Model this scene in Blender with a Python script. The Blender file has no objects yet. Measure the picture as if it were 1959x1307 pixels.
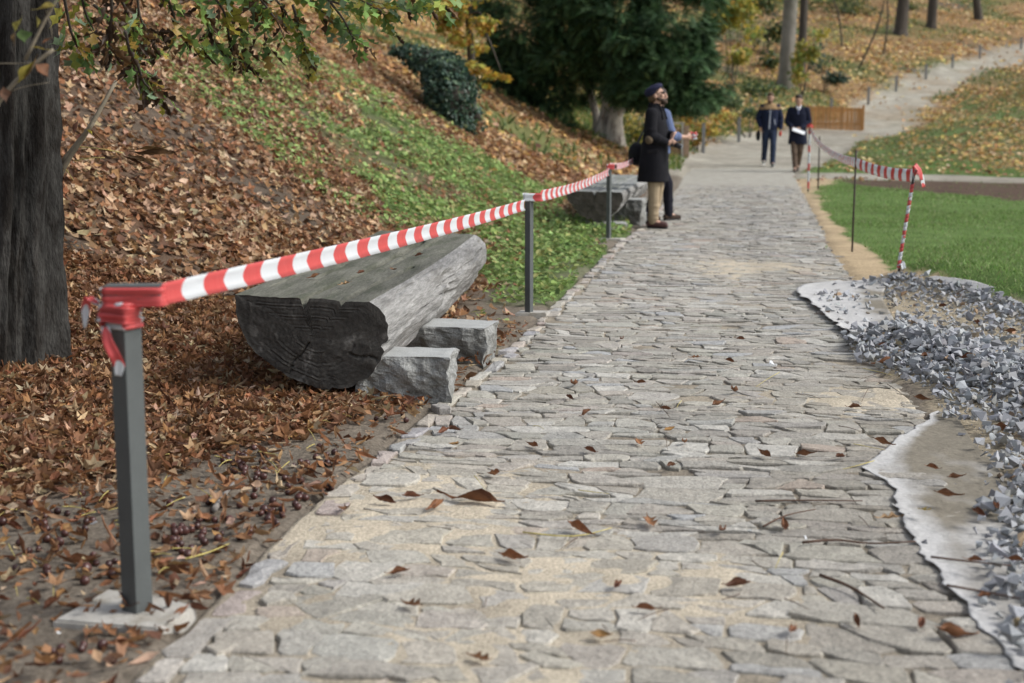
import bpy, bmesh, math, random
import numpy as np
from mathutils import Vector, Matrix, Euler
rng = np.random.default_rng(11)
random.seed(5)
SC = bpy.context.scene
COL = SC.collection

# ---------------------------------------------------------------- camera, sky, sun, exposure
F_PX, CAM_H = 2720.0, 1.39
PITCH = math.atan(433.5 / F_PX)
cam_d = bpy.data.cameras.new('camera')
cam = bpy.data.objects.new('camera', cam_d)
COL.objects.link(cam)
cam.location = (0, 0, CAM_H)
cam.rotation_euler = (math.pi / 2 - PITCH, 0, 0)
cam_d.sensor_width = 36.0
cam_d.lens = F_PX / 1959 * 36.0
cam_d.clip_start, cam_d.clip_end = 0.05, 600
cam_d.dof.use_dof = True
cam_d.dof.focus_distance = 7.3
cam_d.dof.aperture_fstop = 2.6
SC.camera = cam

SUN_EL, SUN_AZ = math.radians(42), math.radians(98)      # azimuth measured from +Y towards +X
wld = bpy.data.worlds.new('World')
SC.world = wld
wld.use_nodes = True
wn = wld.node_tree
bg = wn.nodes['Background']
sky = wn.nodes.new('ShaderNodeTexSky')
sky.sky_type = 'NISHITA'
sky.sun_disc = False
sky.sun_elevation = SUN_EL
sky.sun_rotation = SUN_AZ
sky.air_density, sky.dust_density, sky.ozone_density = 1.0, 3.0, 1.0
hs = wn.nodes.new('ShaderNodeHueSaturation')
hs.inputs['Saturation'].default_value = 0.45
wn.links.new(sky.outputs[0], hs.inputs['Color'])
wn.links.new(hs.outputs[0], bg.inputs['Color'])
bg.inputs['Strength'].default_value = 0.13
sl = bpy.data.lights.new('sun', 'SUN')
sl.energy, sl.angle, sl.color = 1.5, math.radians(14), (1.0, 0.98, 0.945)
so = bpy.data.objects.new('sun', sl)
COL.objects.link(so)
so.rotation_euler = Vector((-math.sin(SUN_AZ) * math.cos(SUN_EL), -math.cos(SUN_AZ) * math.cos(SUN_EL), -math.sin(SUN_EL))).to_track_quat('-Z', 'Y').to_euler()
vs = SC.view_settings
vs.view_transform, vs.look, vs.gamma, vs.use_curve_mapping = 'Standard', 'None', 1.0, False
vs.exposure = 0.62
SC.cycles.use_denoising = True
SC.cycles.max_bounces, SC.cycles.diffuse_bounces, SC.cycles.transparent_max_bounces = 6, 3, 4
SC.cycles.use_adaptive_sampling = True

# ---------------------------------------------------------------- noise and terrain
def _h(ix, iy, seed):
    n = (ix.astype(np.int64) * 374761393 + iy.astype(np.int64) * 668265263 + seed * 974711) & 0xFFFFFFFF
    n = ((n ^ (n >> 13)) * 1274126177) & 0xFFFFFFFF
    n = n ^ (n >> 16)
    return (n & 0xFFFF) / 65535.0

def vnoise(x, y, seed=0):
    x, y = np.asarray(x, float), np.asarray(y, float)
    ix, iy = np.floor(x), np.floor(y)
    fx, fy = x - ix, y - iy
    fx, fy = fx * fx * (3 - 2 * fx), fy * fy * (3 - 2 * fy)
    a, b, c, d = _h(ix, iy, seed), _h(ix + 1, iy, seed), _h(ix, iy + 1, seed), _h(ix + 1, iy + 1, seed)
    return (a + (b - a) * fx) * (1 - fy) + (c + (d - c) * fx) * fy

def fbm(x, y, seed=0, oct=4):
    s, a, t = 0, 1.0, 0
    x, y = np.asarray(x, float), np.asarray(y, float)
    for o in range(oct):
        s = s + a * vnoise(x * 2 ** o, y * 2 ** o, seed + o * 17)
        t += a
        a *= 0.5
    return s / t          # 0..1

def softplus(x, w):
    return w * np.logaddexp(0, np.asarray(x, float) / w)

YL = [0, 3.73, 4.85, 5.4, 6.83, 8.79, 11.2, 15.3, 17.4, 27.5, 36, 43, 47, 52, 60, 75, 100]
XLs = [-1.45, -0.86, -0.70, -0.59, -0.33, 0.06, 0.46, 1.13, 1.55, 3.22, 4.4, 5.6, 7.6, 10.4, 15.5, 26, 44]
XRs = [1.0, 1.55, 1.72, 1.78, 1.92, 2.12, 2.75, 3.35, 3.75, 5.5, 7.0, 9.0, 12, 15, 19, 29, 48]
def XL(y): return np.interp(y, YL, XLs)
def XR(y): return np.interp(y, YL, XRs)
FY = [0, 4, 7.2, 10, 15, 20, 24, 28, 34, 41, 45, 52, 60, 75, 100]
FX = [-3.5, -3.2, -2.85, -2.0, -0.85, 0.3, 1.0, 2.2, 3.6, 5.0, 7.0, 10.2, 15.5, 26, 44]
def foot(y): return np.interp(y, FY, FX)

# ridges of the crushed stone, in metres
RIDGE_A = [(2.38, 8.4), (2.5, 7.6), (2.62, 6.7), (2.75, 5.6), (2.7, 4.2)]
RIDGE_B = [(3.5, 11.7), (3.75, 11.2), (3.95, 10.2), (4.1, 8.9), (4.2, 7.4)]
def dist_poly(x, y, pl):
    d = np.full(np.shape(x), 1e9)
    for (x0, y0), (x1, y1) in zip(pl[:-1], pl[1:]):
        vx, vy = x1 - x0, y1 - y0
        t = np.clip(((x - x0) * vx + (y - y0) * vy) / (vx * vx + vy * vy), 0, 1)
        d = np.minimum(d, np.hypot(x - x0 - t * vx, y - y0 - t * vy))
    return d
def heaps(x, y):
    return 0.13 * np.exp(-(dist_poly(x, y, RIDGE_A) / 0.34) ** 2) + 0.21 * np.exp(-(dist_poly(x, y, RIDGE_B) / 0.42) ** 2)

def ZT(x, y):
    """height of the ground in metres (numpy)"""
    x, y = np.asarray(x, float), np.asarray(y, float)
    base = 0.045 * softplus(y - 34, 2.5) + 0.13 * softplus(y - 53, 3.0)
    s = foot(y) - x + 0.25 * (fbm(x * .35, y * .35, 3) - .5) * np.clip((foot(y) - x) / 2, 0, 1)
    g = np.interp(y, [0, 12, 20, 27, 33, 45, 60, 80], [.62, .66, .66, .56, .5, .34, .2, .12])
    bank = g * softplus(s, 0.42)
    bank = np.where(bank > 0, 16 * (1 - np.exp(-bank / 16)), 0)
    rough = np.clip(s / 2.5, 0, 1) * (0.5 * (fbm(x * .22, y * .22, 5) - .5) + .22 * (fbm(x * .8, y * .8, 9) - .5))
    # right-hand meadow slope beyond the lawn
    mead = np.clip((x - XR(y) - 1.0) / 4, 0, 1) * 0.10 * softplus(y - 35, 1.5) * np.exp(-np.clip(y - 55, 0, None) / 25)
    micro = 0.02 * (fbm(x * 1.7, y * 1.7, 21) - .5) * np.clip(np.abs(x - (XL(y) + XR(y)) / 2) - (XR(y) - XL(y)) / 2, 0, 1)
    z = base + bank + rough + mead + micro + heaps(x, y)
    return z

CP, SP = math.cos(PITCH), math.sin(PITCH)
def ray(px, py):
    u, v = (px - 979.5) / F_PX, (653.5 - py) / F_PX
    return u, CP + v * SP, -SP + v * CP
def at(px, py, Y):
    """the point at distance Y in front of the camera on the line of sight through a photo pixel"""
    u, f, w = ray(px, py)
    return Vector((u * Y / f, Y, CAM_H + w * Y / f))
def onz(px, py, z=0.0):
    u, f, w = ray(px, py)
    t = (z - CAM_H) / w
    return Vector((u * t, f * t, z))
_ts = np.concatenate([np.arange(2.5, 40, .02), np.arange(40, 160, .1)])
def hit(px, py, lift=0.0):
    """where a line of sight meets the ground"""
    u, f, w = ray(px, py)
    x, y, z = u * _ts, f * _ts, CAM_H + w * _ts
    below = z < ZT(x, y) + lift
    k = int(np.argmax(below)) if below.any() else len(_ts) - 1
    t = _ts[k]
    return Vector((u * t, f * t, float(ZT(u * t, f * t))))
def inpoly(x, y, poly):
    x, y = np.asarray(x, float), np.asarray(y, float)
    r = np.zeros(x.shape, bool)
    n = len(poly)
    for i in range(n):
        x0, y0 = poly[i][:2]
        x1, y1 = poly[(i + 1) % n][:2]
        if y0 == y1:
            continue
        c = ((y0 > y) != (y1 > y)) & (x < (x1 - x0) * (y - y0) / (y1 - y0) + x0)
        r ^= c
    return r
def ground_poly(pts): return [tuple(hit(*p))[:2] for p in pts]

# ---------------------------------------------------------------- materials
def mat(name, base=(.5, .5, .5), rough=.85, var=.25, vs=6.0, c2=None, c2s=2.0, c2t=(.45, .6), bump=.2, bs=60.0, attr=False,
        objvar=0.0, trans=0.0, spec=.3, metal=0.0, stretch=None, world=False, fine=0.0, fs=200.0, bdist=.01):
    m = bpy.data.materials.new(name)
    m.use_nodes = True
    nt = m.node_tree
    N, L = nt.nodes, nt.links
    p = N['Principled BSDF']
    p.inputs['Roughness'].default_value = rough
    p.inputs['Specular IOR Level'].default_value = spec
    p.inputs['Metallic'].default_value = metal
    tc = N.new('ShaderNodeTexCoord')
    co = tc.outputs['Object']
    if world:
        co = N.new('ShaderNodeNewGeometry').outputs['Position']
    if stretch:
        mp = N.new('ShaderNodeMapping')
        mp.inputs['Scale'].default_value = stretch
        L.new(co, mp.inputs['Vector'])
        co = mp.outputs[0]
    def noise(s, d=5):
        n = N.new('ShaderNodeTexNoise')
        n.inputs['Scale'].default_value = s
        n.inputs['Detail'].default_value = d
        n.inputs['Roughness'].default_value = .62
        L.new(co, n.inputs['Vector'])
        return n.outputs['Fac']
    def mr(src, a, b, c, d):
        r = N.new('ShaderNodeMapRange')
        for i, v in enumerate((a, b, c, d)):
            r.inputs[i + 1].default_value = v
        L.new(src, r.inputs[0])
        return r.outputs[0]
    if attr:
        a = N.new('ShaderNodeAttribute')
        a.attribute_name = 'col'
        colr = a.outputs['Color']
    else:
        rgb = N.new('ShaderNodeRGB')
        rgb.outputs[0].default_value = (*base, 1)
        colr = rgb.outputs[0]
    if c2:
        mx = N.new('ShaderNodeMix'); mx.data_type = 'RGBA'
        L.new(mr(noise(c2s), c2t[0], c2t[1], 0, 1), mx.inputs['Factor'])
        L.new(colr, mx.inputs['A'])
        mx.inputs['B'].default_value = (*c2, 1)
        colr = mx.outputs['Result']
    def mul(fac):
        nonlocal colr
        mx = N.new('ShaderNodeVectorMath'); mx.operation = 'SCALE'
        L.new(colr, mx.inputs[0]); L.new(fac, mx.inputs['Scale'])
        colr = mx.outputs[0]
    if var:
        mul(mr(noise(vs), .25, .75, 1 - var, 1 + var))
    if fine:
        mul(mr(noise(fs, 2), .3, .7, 1 - fine, 1 + fine))
    if objvar:
        oi = N.new('ShaderNodeObjectInfo')
        mul(mr(oi.outputs['Random'], 0, 1, 1 - objvar, 1 + objvar))
    L.new(colr, p.inputs['Base Color'])
    if bump:
        b = N.new('ShaderNodeBump')
        b.inputs['Strength'].default_value = bump
        b.inputs['Distance'].default_value = bdist
        L.new(noise(bs, 6), b.inputs['Height'])
        L.new(b.outputs[0], p.inputs['Normal'])
    if trans:
        t = N.new('ShaderNodeBsdfTranslucent')
        L.new(colr, t.inputs['Color'])
        mix = N.new('ShaderNodeMixShader')
        mix.inputs[0].default_value = trans
        L.new(p.outputs[0], mix.inputs[1]); L.new(t.outputs[0], mix.inputs[2])
        L.new(mix.outputs[0], N['Material Output'].inputs['Surface'])
    return m

# ---------------------------------------------------------------- mesh helpers
def tag(o, label=None, cat=None, group=None, kind=None):
    if label: o['label'] = label
    if cat: o['category'] = cat
    if group: o['group'] = group
    if kind: o['kind'] = kind
    return o
def link(o, parent=None):
    COL.objects.link(o)
    if parent is not None:
        o.parent = parent
    return o
def mesh_np(name, V, Fc, col=None, smooth=False):
    V = np.asarray(V, np.float32)
    Fc = np.asarray(Fc, np.int32)
    k = Fc.shape[1]
    me = bpy.data.meshes.new(name)
    me.vertices.add(len(V))
    me.vertices.foreach_set('co', V.ravel())
    me.loops.add(Fc.size)
    me.loops.foreach_set('vertex_index', Fc.ravel())
    me.polygons.add(len(Fc))
    me.polygons.foreach_set('loop_start', np.arange(0, Fc.size, k, dtype=np.int32))
    me.polygons.foreach_set('use_smooth', np.full(len(Fc), bool(smooth)))
    if col is not None:
        a = me.color_attributes.new('col', 'FLOAT_COLOR', 'POINT')
        c = np.ones((len(V), 4), np.float32)
        c[:, :3] = col
        a.data.foreach_set('color', c.ravel())
    me.update(calc_edges=True)
    return me
def obj(name, me, m=None, parent=None, loc=None):
    if isinstance(me, bmesh.types.BMesh):
        bm = me
        me = bpy.data.meshes.new(name)
        bm.to_mesh(me)
        bm.free()
    o = bpy.data.objects.new(name, me)
    for mm in (m if isinstance(m, (list, tuple)) else [m]):
        if mm is not None:
            me.materials.append(mm)
    if loc is not None:
        o.location = loc
    return link(o, parent)
def empty(name, loc, rz=0.0):
    o = bpy.data.objects.new(name, None)
    o.empty_display_size = .1
    o.location = loc
    o.rotation_euler = (0, 0, rz)
    return link(o)
def add_box(bm, c, s, rot=None, bev=0.0):
    r = bmesh.ops.create_cube(bm, size=1.0)
    vs_ = r['verts']
    for v in vs_:
        v.co = Vector((v.co.x * s[0], v.co.y * s[1], v.co.z * s[2]))
    if bev:
        es = list({e for v in vs_ for e in v.link_edges})
        rr = bmesh.ops.bevel(bm, geom=es, offset=bev, segments=2, profile=.6, affect='EDGES')
        vs_ = list({v for f in rr['faces'] for v in f.verts} | {v for v in vs_ if v.is_valid})
    for v in vs_:
        if rot is not None:
            v.co = rot @ v.co
        v.co += Vector(c)
    return vs_
def frames(n, yaw):
    """rotation matrices whose z axis is n, spun by yaw"""
    n = n / np.linalg.norm(n, axis=1, keepdims=True)
    up = np.where(np.abs(n[:, 2:3]) < .95, np.array([[0., 0., 1.]]), np.array([[1., 0., 0.]]))
    t = np.cross(up, n)
    t /= np.linalg.norm(t, axis=1, keepdims=True)
    b = np.cross(n, t)
    c, s = np.cos(yaw)[:, None], np.sin(yaw)[:, None]
    X = t * c + b * s
    Y = np.cross(n, X)
    return np.stack([X, Y, n], axis=2)
def scat(tv, tf, pos, R, sc, col):
    """instances of one small template joined into arrays"""
    tv, tf = np.asarray(tv, float), np.asarray(tf, int)
    n, k = len(pos), len(tv)
    sc = np.asarray(sc, float)
    if sc.ndim == 1:
        sc = sc[:, None]
    P = np.einsum('nij,nkj->nki', R, tv[None] * sc[:, None, :]) + np.asarray(pos)[:, None, :]
    Fc = (tf[None] + (np.arange(n) * k)[:, None, None]).reshape(-1, tf.shape[1])
    C = np.repeat(np.asarray(col), k, axis=0)
    return P.reshape(-1, 3), Fc, C
def join(parts):
    V, Fc, C, o = [], [], [], 0
    for v, f, c in parts:
        V.append(v); Fc.append(f + o); C.append(c)
        o += len(v)
    return np.concatenate(V), np.concatenate(Fc), np.concatenate(C)
def pick(pal, n, jit=.18, hue=.05):
    pal = np.asarray(pal)
    c = pal[rng.integers(0, len(pal), n)]
    return np.clip(c * (1 + jit * rng.standard_normal((n, 1))) * (1 + hue * rng.standard_normal((n, 3))), .004, .9)
def tube(pts, radii, n=8, bark=0.0, bf=3.0, seed=0, close=True, vsub=1):
    """lofted tapered tube along points, optionally with furrowed bark"""
    P = np.asarray([tuple(p) for p in pts], float)
    r = np.asarray(radii, float)
    if vsub > 1:
        t = np.linspace(0, len(P) - 1, (len(P) - 1) * vsub + 1)
        i = np.arange(len(P))
        P = np.stack([np.interp(t, i, P[:, k]) for k in range(3)], 1)
        for _ in range(2):
            P[1:-1] = (P[:-2] + 2 * P[1:-1] + P[2:]) / 4
        r = np.interp(t, i, r)
    T = np.gradient(P, axis=0)
    T /= np.linalg.norm(T, axis=1, keepdims=True) + 1e-9
    ref = np.array([0, 1., 0]) if abs(T[0] @ np.array([0, 1., 0])) < .9 else np.array([1., 0, 0])
    a = np.linspace(0, 2 * math.pi, n, endpoint=False)
    V = []
    L = np.concatenate([[0], np.cumsum(np.linalg.norm(np.diff(P, axis=0), axis=1))])
    for i in range(len(P)):
        u = np.cross(T[i], ref); u /= np.linalg.norm(u)
        w = np.cross(T[i], u)
        rr = np.full(n, r[i])
        if bark:
            q = np.abs(fbm(np.cos(a) * bf * 1.4 + seed, np.sin(a) * bf * 1.4 + L[i] * .55 + seed * 3, 31 + seed, 3) - .5) * 2
            q2 = fbm(a * bf * 4, L[i] * 5 + a * 0, 77 + seed, 3) - .5
            rr = rr * (1 + bark * (q - .35) * 1.6 + bark * .3 * q2)
        V.append(P[i] + np.cos(a)[:, None] * u * rr[:, None] + np.sin(a)[:, None] * w * rr[:, None])
    V = np.concatenate(V)
    Q = []
    m = len(P)
    j = np.arange(n)
    for i in range(m - 1):
        Q.append(np.stack([i * n + j, i * n + (j + 1) % n, (i + 1) * n + (j + 1) % n, (i + 1) * n + j], 1))
    Q = np.concatenate(Q)
    if close:
        V = np.concatenate([V, P[:1], P[-1:]])
        c0, c1 = len(V) - 2, len(V) - 1
        Q = np.concatenate([Q, np.stack([(j + 1) % n, j, np.full(n, c0), np.full(n, c0)], 1)[:, [0, 1, 2, 2]], np.stack([(m - 1) * n + j, (m - 1) * n + (j + 1) % n, np.full(n, c1), np.full(n, c1)], 1)])
    return V, Q
def quads_to_tris(Q):
    return np.concatenate([Q[:, [0, 1, 2]], Q[:, [0, 2, 3]][Q[:, 2] != Q[:, 3]]])
def tube_obj(name, tubes, m, parent=None, col=(.1, .08, .06)):
    ps = [(v, quads_to_tris(q), np.tile(np.asarray(col, float), (len(v), 1))) for v, q in tubes]
    V, Fc, C = join(ps)
    return obj(name, mesh_np(name, V, Fc, C, smooth=True), m, parent)
def norm_at(x, y, e=.06):
    nx = -(ZT(x + e, y) - ZT(x - e, y)) / (2 * e)
    ny = -(ZT(x, y + e) - ZT(x, y - e)) / (2 * e)
    n = np.stack([nx, ny, np.ones_like(nx)], -1)
    return n / np.linalg.norm(n, axis=-1, keepdims=True)
# ================================================================ ground
GREEN_DENSE = ground_poly([(690, 215), (800, 235), (920, 300), (1040, 345), (1100, 352), (1085, 380), (1120, 430), (1200, 432), (1178, 470), (1100, 560), (1010, 590), (950, 520), (940, 450), (900, 440), (820, 430), (740, 400), (660, 330), (620, 250)])
GREEN_SPARSE = ground_poly([(300, 60), (560, 60), (700, 120), (800, 200), (960, 290), (1110, 350), (1210, 430), (1100, 570), (985, 660), (900, 690), (930, 480), (740, 440), (640, 400), (420, 210), (280, 120)])
SAND = ground_poly([(1500, 342), (1600, 342), (1590, 352), (1562, 362), (1578, 400), (1612, 440), (1680, 490), (1740, 512), (1850, 545), (1700, 560), (1640, 560), (1590, 500), (1555, 420)])
DARK_SOIL = ground_poly([(1600, 346), (1640, 342), (2050, 348), (2050, 392), (1959, 384), (1800, 371), (1700, 361), (1640, 354)])
GRAVEL = ground_poly([(1545, 556), (1620, 548), (1705, 528), (1780, 535), (1850, 550), (1930, 575), (2080, 640), (2300, 900), (2200, 1400), (1960, 1400), (1930, 1180), (1905, 980), (1880, 880), (1800, 800), (1775, 745), (1640, 690), (1622, 648), (1580, 600)])
LEAFY_MEADOW = ground_poly([(1640, 262), (1700, 232), (1830, 160), (1959, 118), (2100, 80), (2200, 250), (1990, 320), (1900, 325), (1800, 300), (1720, 262)])
PATH_C = [(4.6 + .02, 33.0), (6.4, 38.0)] + [tuple(hit(*p))[:2] for p in [(1492, 284), (1545, 262), (1628, 249), (1682, 221), (1748, 175), (1830, 140), (1930, 106), (2050, 75), (2150, 55)]]
BRANCH_C = [tuple(hit(*p))[:2] for p in [(1500, 336), (1580, 336), (1640, 337), (1800, 341), (1990, 347), (2300, 350)]]

def zones(x, y):
    """dictionary of what lies on the ground at (x, y): weights 0..1"""
    jx = (fbm(x * .9, y * .9, 41) - .5) * 2
    jy = (fbm(x * .9, y * .9, 43) - .5) * 2
    amp = np.clip(.05 * y, .25, 1.6)
    X, Y = x + jx * amp * .6, y + jy * amp
    s = foot(y) - x
    z = {}
    z['dense'] = inpoly(X, Y, GREEN_DENSE) * 1.0
    z['sparse'] = inpoly(X, Y, GREEN_SPARSE) * 1.0
    xs, ys = x + jx * .15, y + jy * .3
    z['sand'] = inpoly(xs, ys, SAND) * 1.0
    z['dark'] = inpoly(xs, ys + jy * .5, DARK_SOIL) * 1.0
    z['gravel'] = inpoly(x + jx * .08, y + jy * .15, GRAVEL) * 1.0
    z['meadow'] = inpoly(X, Y, LEAFY_MEADOW) * 1.0
    dp = dist_poly(x + jx * .5, y + jy * .7, PATH_C)
    wp = np.interp(y, [33, 38, 46, 52, 60, 75, 95], [2.0, 2.1, 2.1, 1.8, 1.15, 1.1, 1.1])
    db = dist_poly(x, y + jy * .5, BRANCH_C)
    z['dirt'] = np.clip(np.maximum((wp + .35 - dp) / .7, (1.35 - db) / .5), 0, 1) * (y > 29)
    z['right'] = (x > XR(y) + .0) & (y < 60) & (y > np.interp(x, [2.6, 2.95], [14, 5])) & (z['dirt'] < .5)
    z['right'] = z['right'] * np.where(y > 40, dp > wp, 1.0) * ((y < 34) | (x > np.interp(y, [p[1] for p in PATH_C], [p[0] for p in PATH_C])))
    z['bank'] = np.clip((s + .45) / .6, 0, 1)
    z['s'] = s
    return z

BARE = [(hit(290, 225), 1.1, 2.4), (hit(360, 235), .9, 1.6), (hit(225, 130), .8, 1.8)]
def bare_soil(x, y):
    b = np.clip((fbm(x * .5, y * .5, 61) - .62) * 9, 0, 1)
    for c, rx, ry in BARE:
        b = np.maximum(b, np.clip(1.25 * np.exp(-((x - c.x) / rx) ** 2 - ((y - c.y) / ry) ** 2) - .9 * fbm(x * 1.6, y * 1.6, 63), 0, 1))
    return b
def litter_cover(x, y):
    dl = XL(y) - x
    lo = np.interp(y, [3, 4.3, 5.0, 5.6, 6.2, 7, 9, 11, 16, 24], [.75, .98, .88, .58, .38, .25, .45, .55, .8, 1.0])
    return np.interp(y, [3.3, 4.4, 5.2], [.28, .6, 1]) * np.clip((dl - lo + (fbm(x * 1.8, y * 1.8, 505) - .5) * .55) / .38, 0, 1)
xs = np.concatenate([np.arange(-160, -60, 10), np.arange(-60, -14, 2), np.arange(-14, -4, .25), np.arange(-4, 5, .09), np.arange(5, 36, .25), np.arange(36, 62, 2), np.arange(62, 161, 9)])
ys = np.concatenate([np.arange(-60, 0, 4), np.arange(0, 3, .5), np.arange(3, 14, .09), np.arange(14, 36, .2), np.arange(36, 70, .35), np.arange(70, 115, .8), np.arange(115, 210, 6)])
GX, GY = np.meshgrid(xs, ys)
GZ = ZT(GX, GY)
zz = zones(GX, GY)
inpath = (GX > XL(GY) - .03) & (GX < XR(GY) + .03) & (GY < 35) & (GY > 1.0)
GZ = GZ - .05 * inpath
SOIL, UNDER, ORG = np.array([.17, .145, .115]), np.array([.115, .07, .045]), np.array([.23, .15, .075])
GRN, LWN, DIRT = np.array([.10, .145, .05]), np.array([.10, .16, .045]), np.array([.35, .33, .275])
SANDC, DSOIL, GRV = np.array([.42, .325, .205]), np.array([.095, .065, .047]), np.array([.33, .28, .20])
def lerp(c, new, w): return c + (new - c) * w[..., None]
col = np.ones(GX.shape + (3,)) * SOIL
col = lerp(col, LWN, zz['right'] * np.interp(GY, [30, 50], [1, .8]))
bk = np.maximum(zz['bank'] * (GY > 22), litter_cover(GX, GY) * (GY <= 22))
far = np.interp(GY - .6 * GX, [19, 25], [0, 1])
col = lerp(col, UNDER, bk * (1 - far))
col = lerp(col, ORG, np.clip(bk + (GY > 50) * (zz['right'] < .5), 0, 1) * far)
bare = bare_soil(GX, GY)
fgn = np.clip((fbm(GX * .28, GY * .28, 91) - .47) * 6, 0, 1) * far
col = lerp(col, np.array([.10, .125, .045]), bk * fgn * .8)
col = lerp(col, SOIL * .55, bk * bare * .8)
gn = np.clip((fbm(GX * 1.1, GY * 1.1, 71) - .38) * 6, 0, 1)
col = lerp(col, GRN, zz['dense'] * (.35 + .65 * gn))
col = lerp(col, GRN, zz['sparse'] * np.clip((gn - .4) * 1.3, 0, 1) * .4)
col = lerp(col, np.array([.15, .14, .065]), zz['meadow'] * np.clip((fbm(GX * .4, GY * .4, 81) - .32) * 5, 0, 1))
col = lerp(col, SANDC, zz['sand'])
col = lerp(col, DSOIL, zz['dark'])
col = lerp(col, GRV, zz['gravel'])
col = lerp(col, DIRT, zz['dirt'] * np.interp(fbm(GX * .7, GY * .7, 85), [.3, .7], [.6, 1]))
nx, ny = len(xs), len(ys)
idx = np.arange(nx * ny).reshape(ny, nx)
Q = np.stack([idx[:-1, :-1], idx[:-1, 1:], idx[1:, 1:], idx[1:, :-1]], -1).reshape(-1, 4)
m_ground = mat('ground_soil', attr=True, var=.32, vs=2.2, fine=.3, fs=45, bump=.6, bs=35, bdist=.03, rough=.95, world=True, spec=.1)
g = obj('ground', mesh_np('ground', np.stack([GX, GY, GZ], -1).reshape(-1, 3), Q, col.reshape(-1, 3), smooth=True), m_ground)
tag(g, 'sloping park ground of soil, lawn and leaf covered bank', kind='structure')

# ================================================================ stone path
PY = np.concatenate([np.arange(1.2, 3, .06), np.arange(3, 9, .014), np.arange(9, 16, .035), np.arange(16, 36.2, .15)])
NU = 170
def sandy(x, y):
    a = np.exp(-(((x + .35) / .5) ** 2 + ((y - 4.9) / .75) ** 2)) * 1.25
    a = np.maximum(a, .8 * np.exp(-(((x - .2) / .7) ** 2 + ((y - 4.2) / .5) ** 2)))
    a = np.maximum(a, .85 * np.exp(-(((x - 1.75) / .35) ** 2 + ((y - 6.9) / .35) ** 2)))
    a = np.maximum(a, .8 * np.exp(-(((x - 2.2) / .6) ** 2 + ((y - 13.2) / 1.2) ** 2)))
    a = np.maximum(a, .65 * np.exp(-(((x + .1) / .5) ** 2 + ((y - 3.5) / .5) ** 2)))
    a = a + (fbm(x * 1.6, y * 1.3, 101) - .47) * 1.0
    return np.clip(a, 0, 1)
def bed_z(x, y):
    sd = sandy(x, y)
    return -.0085 + .0125 * sd + .017 * (fbm(x * 9, y * 9, 111, 4) - .5) + .045 * softplus(y - 34, 2.5)
u = np.linspace(-.02, 1.02, NU)
BY = np.repeat(PY[:, None], NU, 1)
BX = XL(BY) + (XR(BY) - XL(BY)) * u[None]
BZ = bed_z(BX, BY)
BZ[:, 0] -= .06; BZ[:, -1] -= .06
sd = sandy(BX, BY)
dirtc, sandc = np.array([.15, .13, .105]), np.array([.50, .44, .34])
fr = np.interp(BY, [14, 30], [0, 1])
bc = lerp(np.ones(BX.shape + (3,)) * dirtc, sandc, np.clip(sd * 1.15 + .22, 0, 1))
bc = lerp(bc, np.array([.36, .345, .30]), fr)
ii = np.arange(len(PY) * NU).reshape(len(PY), NU)
Q = np.stack([ii[:-1, :-1], ii[:-1, 1:], ii[1:, 1:], ii[1:, :-1]], -1).reshape(-1, 4)
m_bed = mat('path_bedding', attr=True, var=.22, vs=5, fine=.28, fs=90, bump=.7, bs=70, bdist=.015, rough=.95, world=True, spec=.1)
PATH = obj('stone_path', mesh_np('stone_path', np.stack([BX, BY, BZ], -1).reshape(-1, 3), Q, bc.reshape(-1, 3), smooth=True), m_bed)
tag(PATH, 'old cobbled footpath of flat irregular stones with sandy joints', kind='structure')
m_pave = mat('paving_rock', attr=True, var=.26, vs=14, fine=.26, fs=110, bump=.9, bs=38, bdist=.014, rough=.8, world=True, spec=.3)

def stone_geo(poly, top, tilt, bev=.0030):
    n = len(poly)
    c = poly.mean(0)
    def ring(k, z): return np.column_stack([c + (poly - c) * k[:, None], z + (poly - c) @ tilt])
    d = np.linalg.norm(poly - c, axis=1)
    jig = rng.normal(0, .0016, n)
    V = np.concatenate([ring(np.ones(n), np.full(n, top - .05)), ring(np.ones(n), top - .0025 - np.abs(rng.normal(0, .0025, n))), ring(np.clip(1 - bev * rng.uniform(.6, 2.2, n) / d, .5, 1), top + jig), [[*c, top + rng.normal(.001, .002)]]])
    j = np.arange(n); k = (j + 1) % n
    T = []
    for a in (0, n):
        T += [np.stack([a + j, a + k, a + n + k], 1), np.stack([a + j, a + n + k, a + n + j], 1)]
    T.append(np.stack([2 * n + j, 2 * n + k, np.full(n, 3 * n)], 1))
    return V, np.concatenate(T)
PAL_ST = [(.315, .303, .268), (.285, .276, .247), (.345, .328, .288), (.255, .246, .22), (.305, .301, .283), (.365, .345, .305), (.325, .30, .264), (.245, .234, .207), (.34, .328, .298)]
def quad_poly(c4, gap, rough_):
    """rounded, jittered polygon inside a quad given as 4 corners"""
    c4 = np.asarray(c4)
    cen = c4.mean(0)
    out = []
    for i in range(4):
        a, b = c4[i], c4[(i + 1) % 4]
        L = np.linalg.norm(b - a)
        ts = sorted(rng.uniform([.05, .4, .78], [.22, .65, .95])) if L > .17 else sorted(rng.uniform([.05, .70], [.30, .95]))
        for t in ts:
            out.append(a + (b - a) * t)
    out = np.asarray(out)
    v = cen - out
    dd = np.linalg.norm(v, axis=1, keepdims=True)
    out = out + v / dd * (gap * rng.uniform(.6, 1.8, (len(out), 1))) + rng.normal(0, rough_, out.shape)
    return out
stones = []
y = 2.6
prev = None
row = 0
def row_line(y0, x, sd_):
    return y0 - .12 * (x - .5 * (XL(y0) + XR(y0))) + .085 * (fbm(x * 1.8, y0 * 1.3 + sd_ * .01, 131, 3) - .5) * 2
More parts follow.
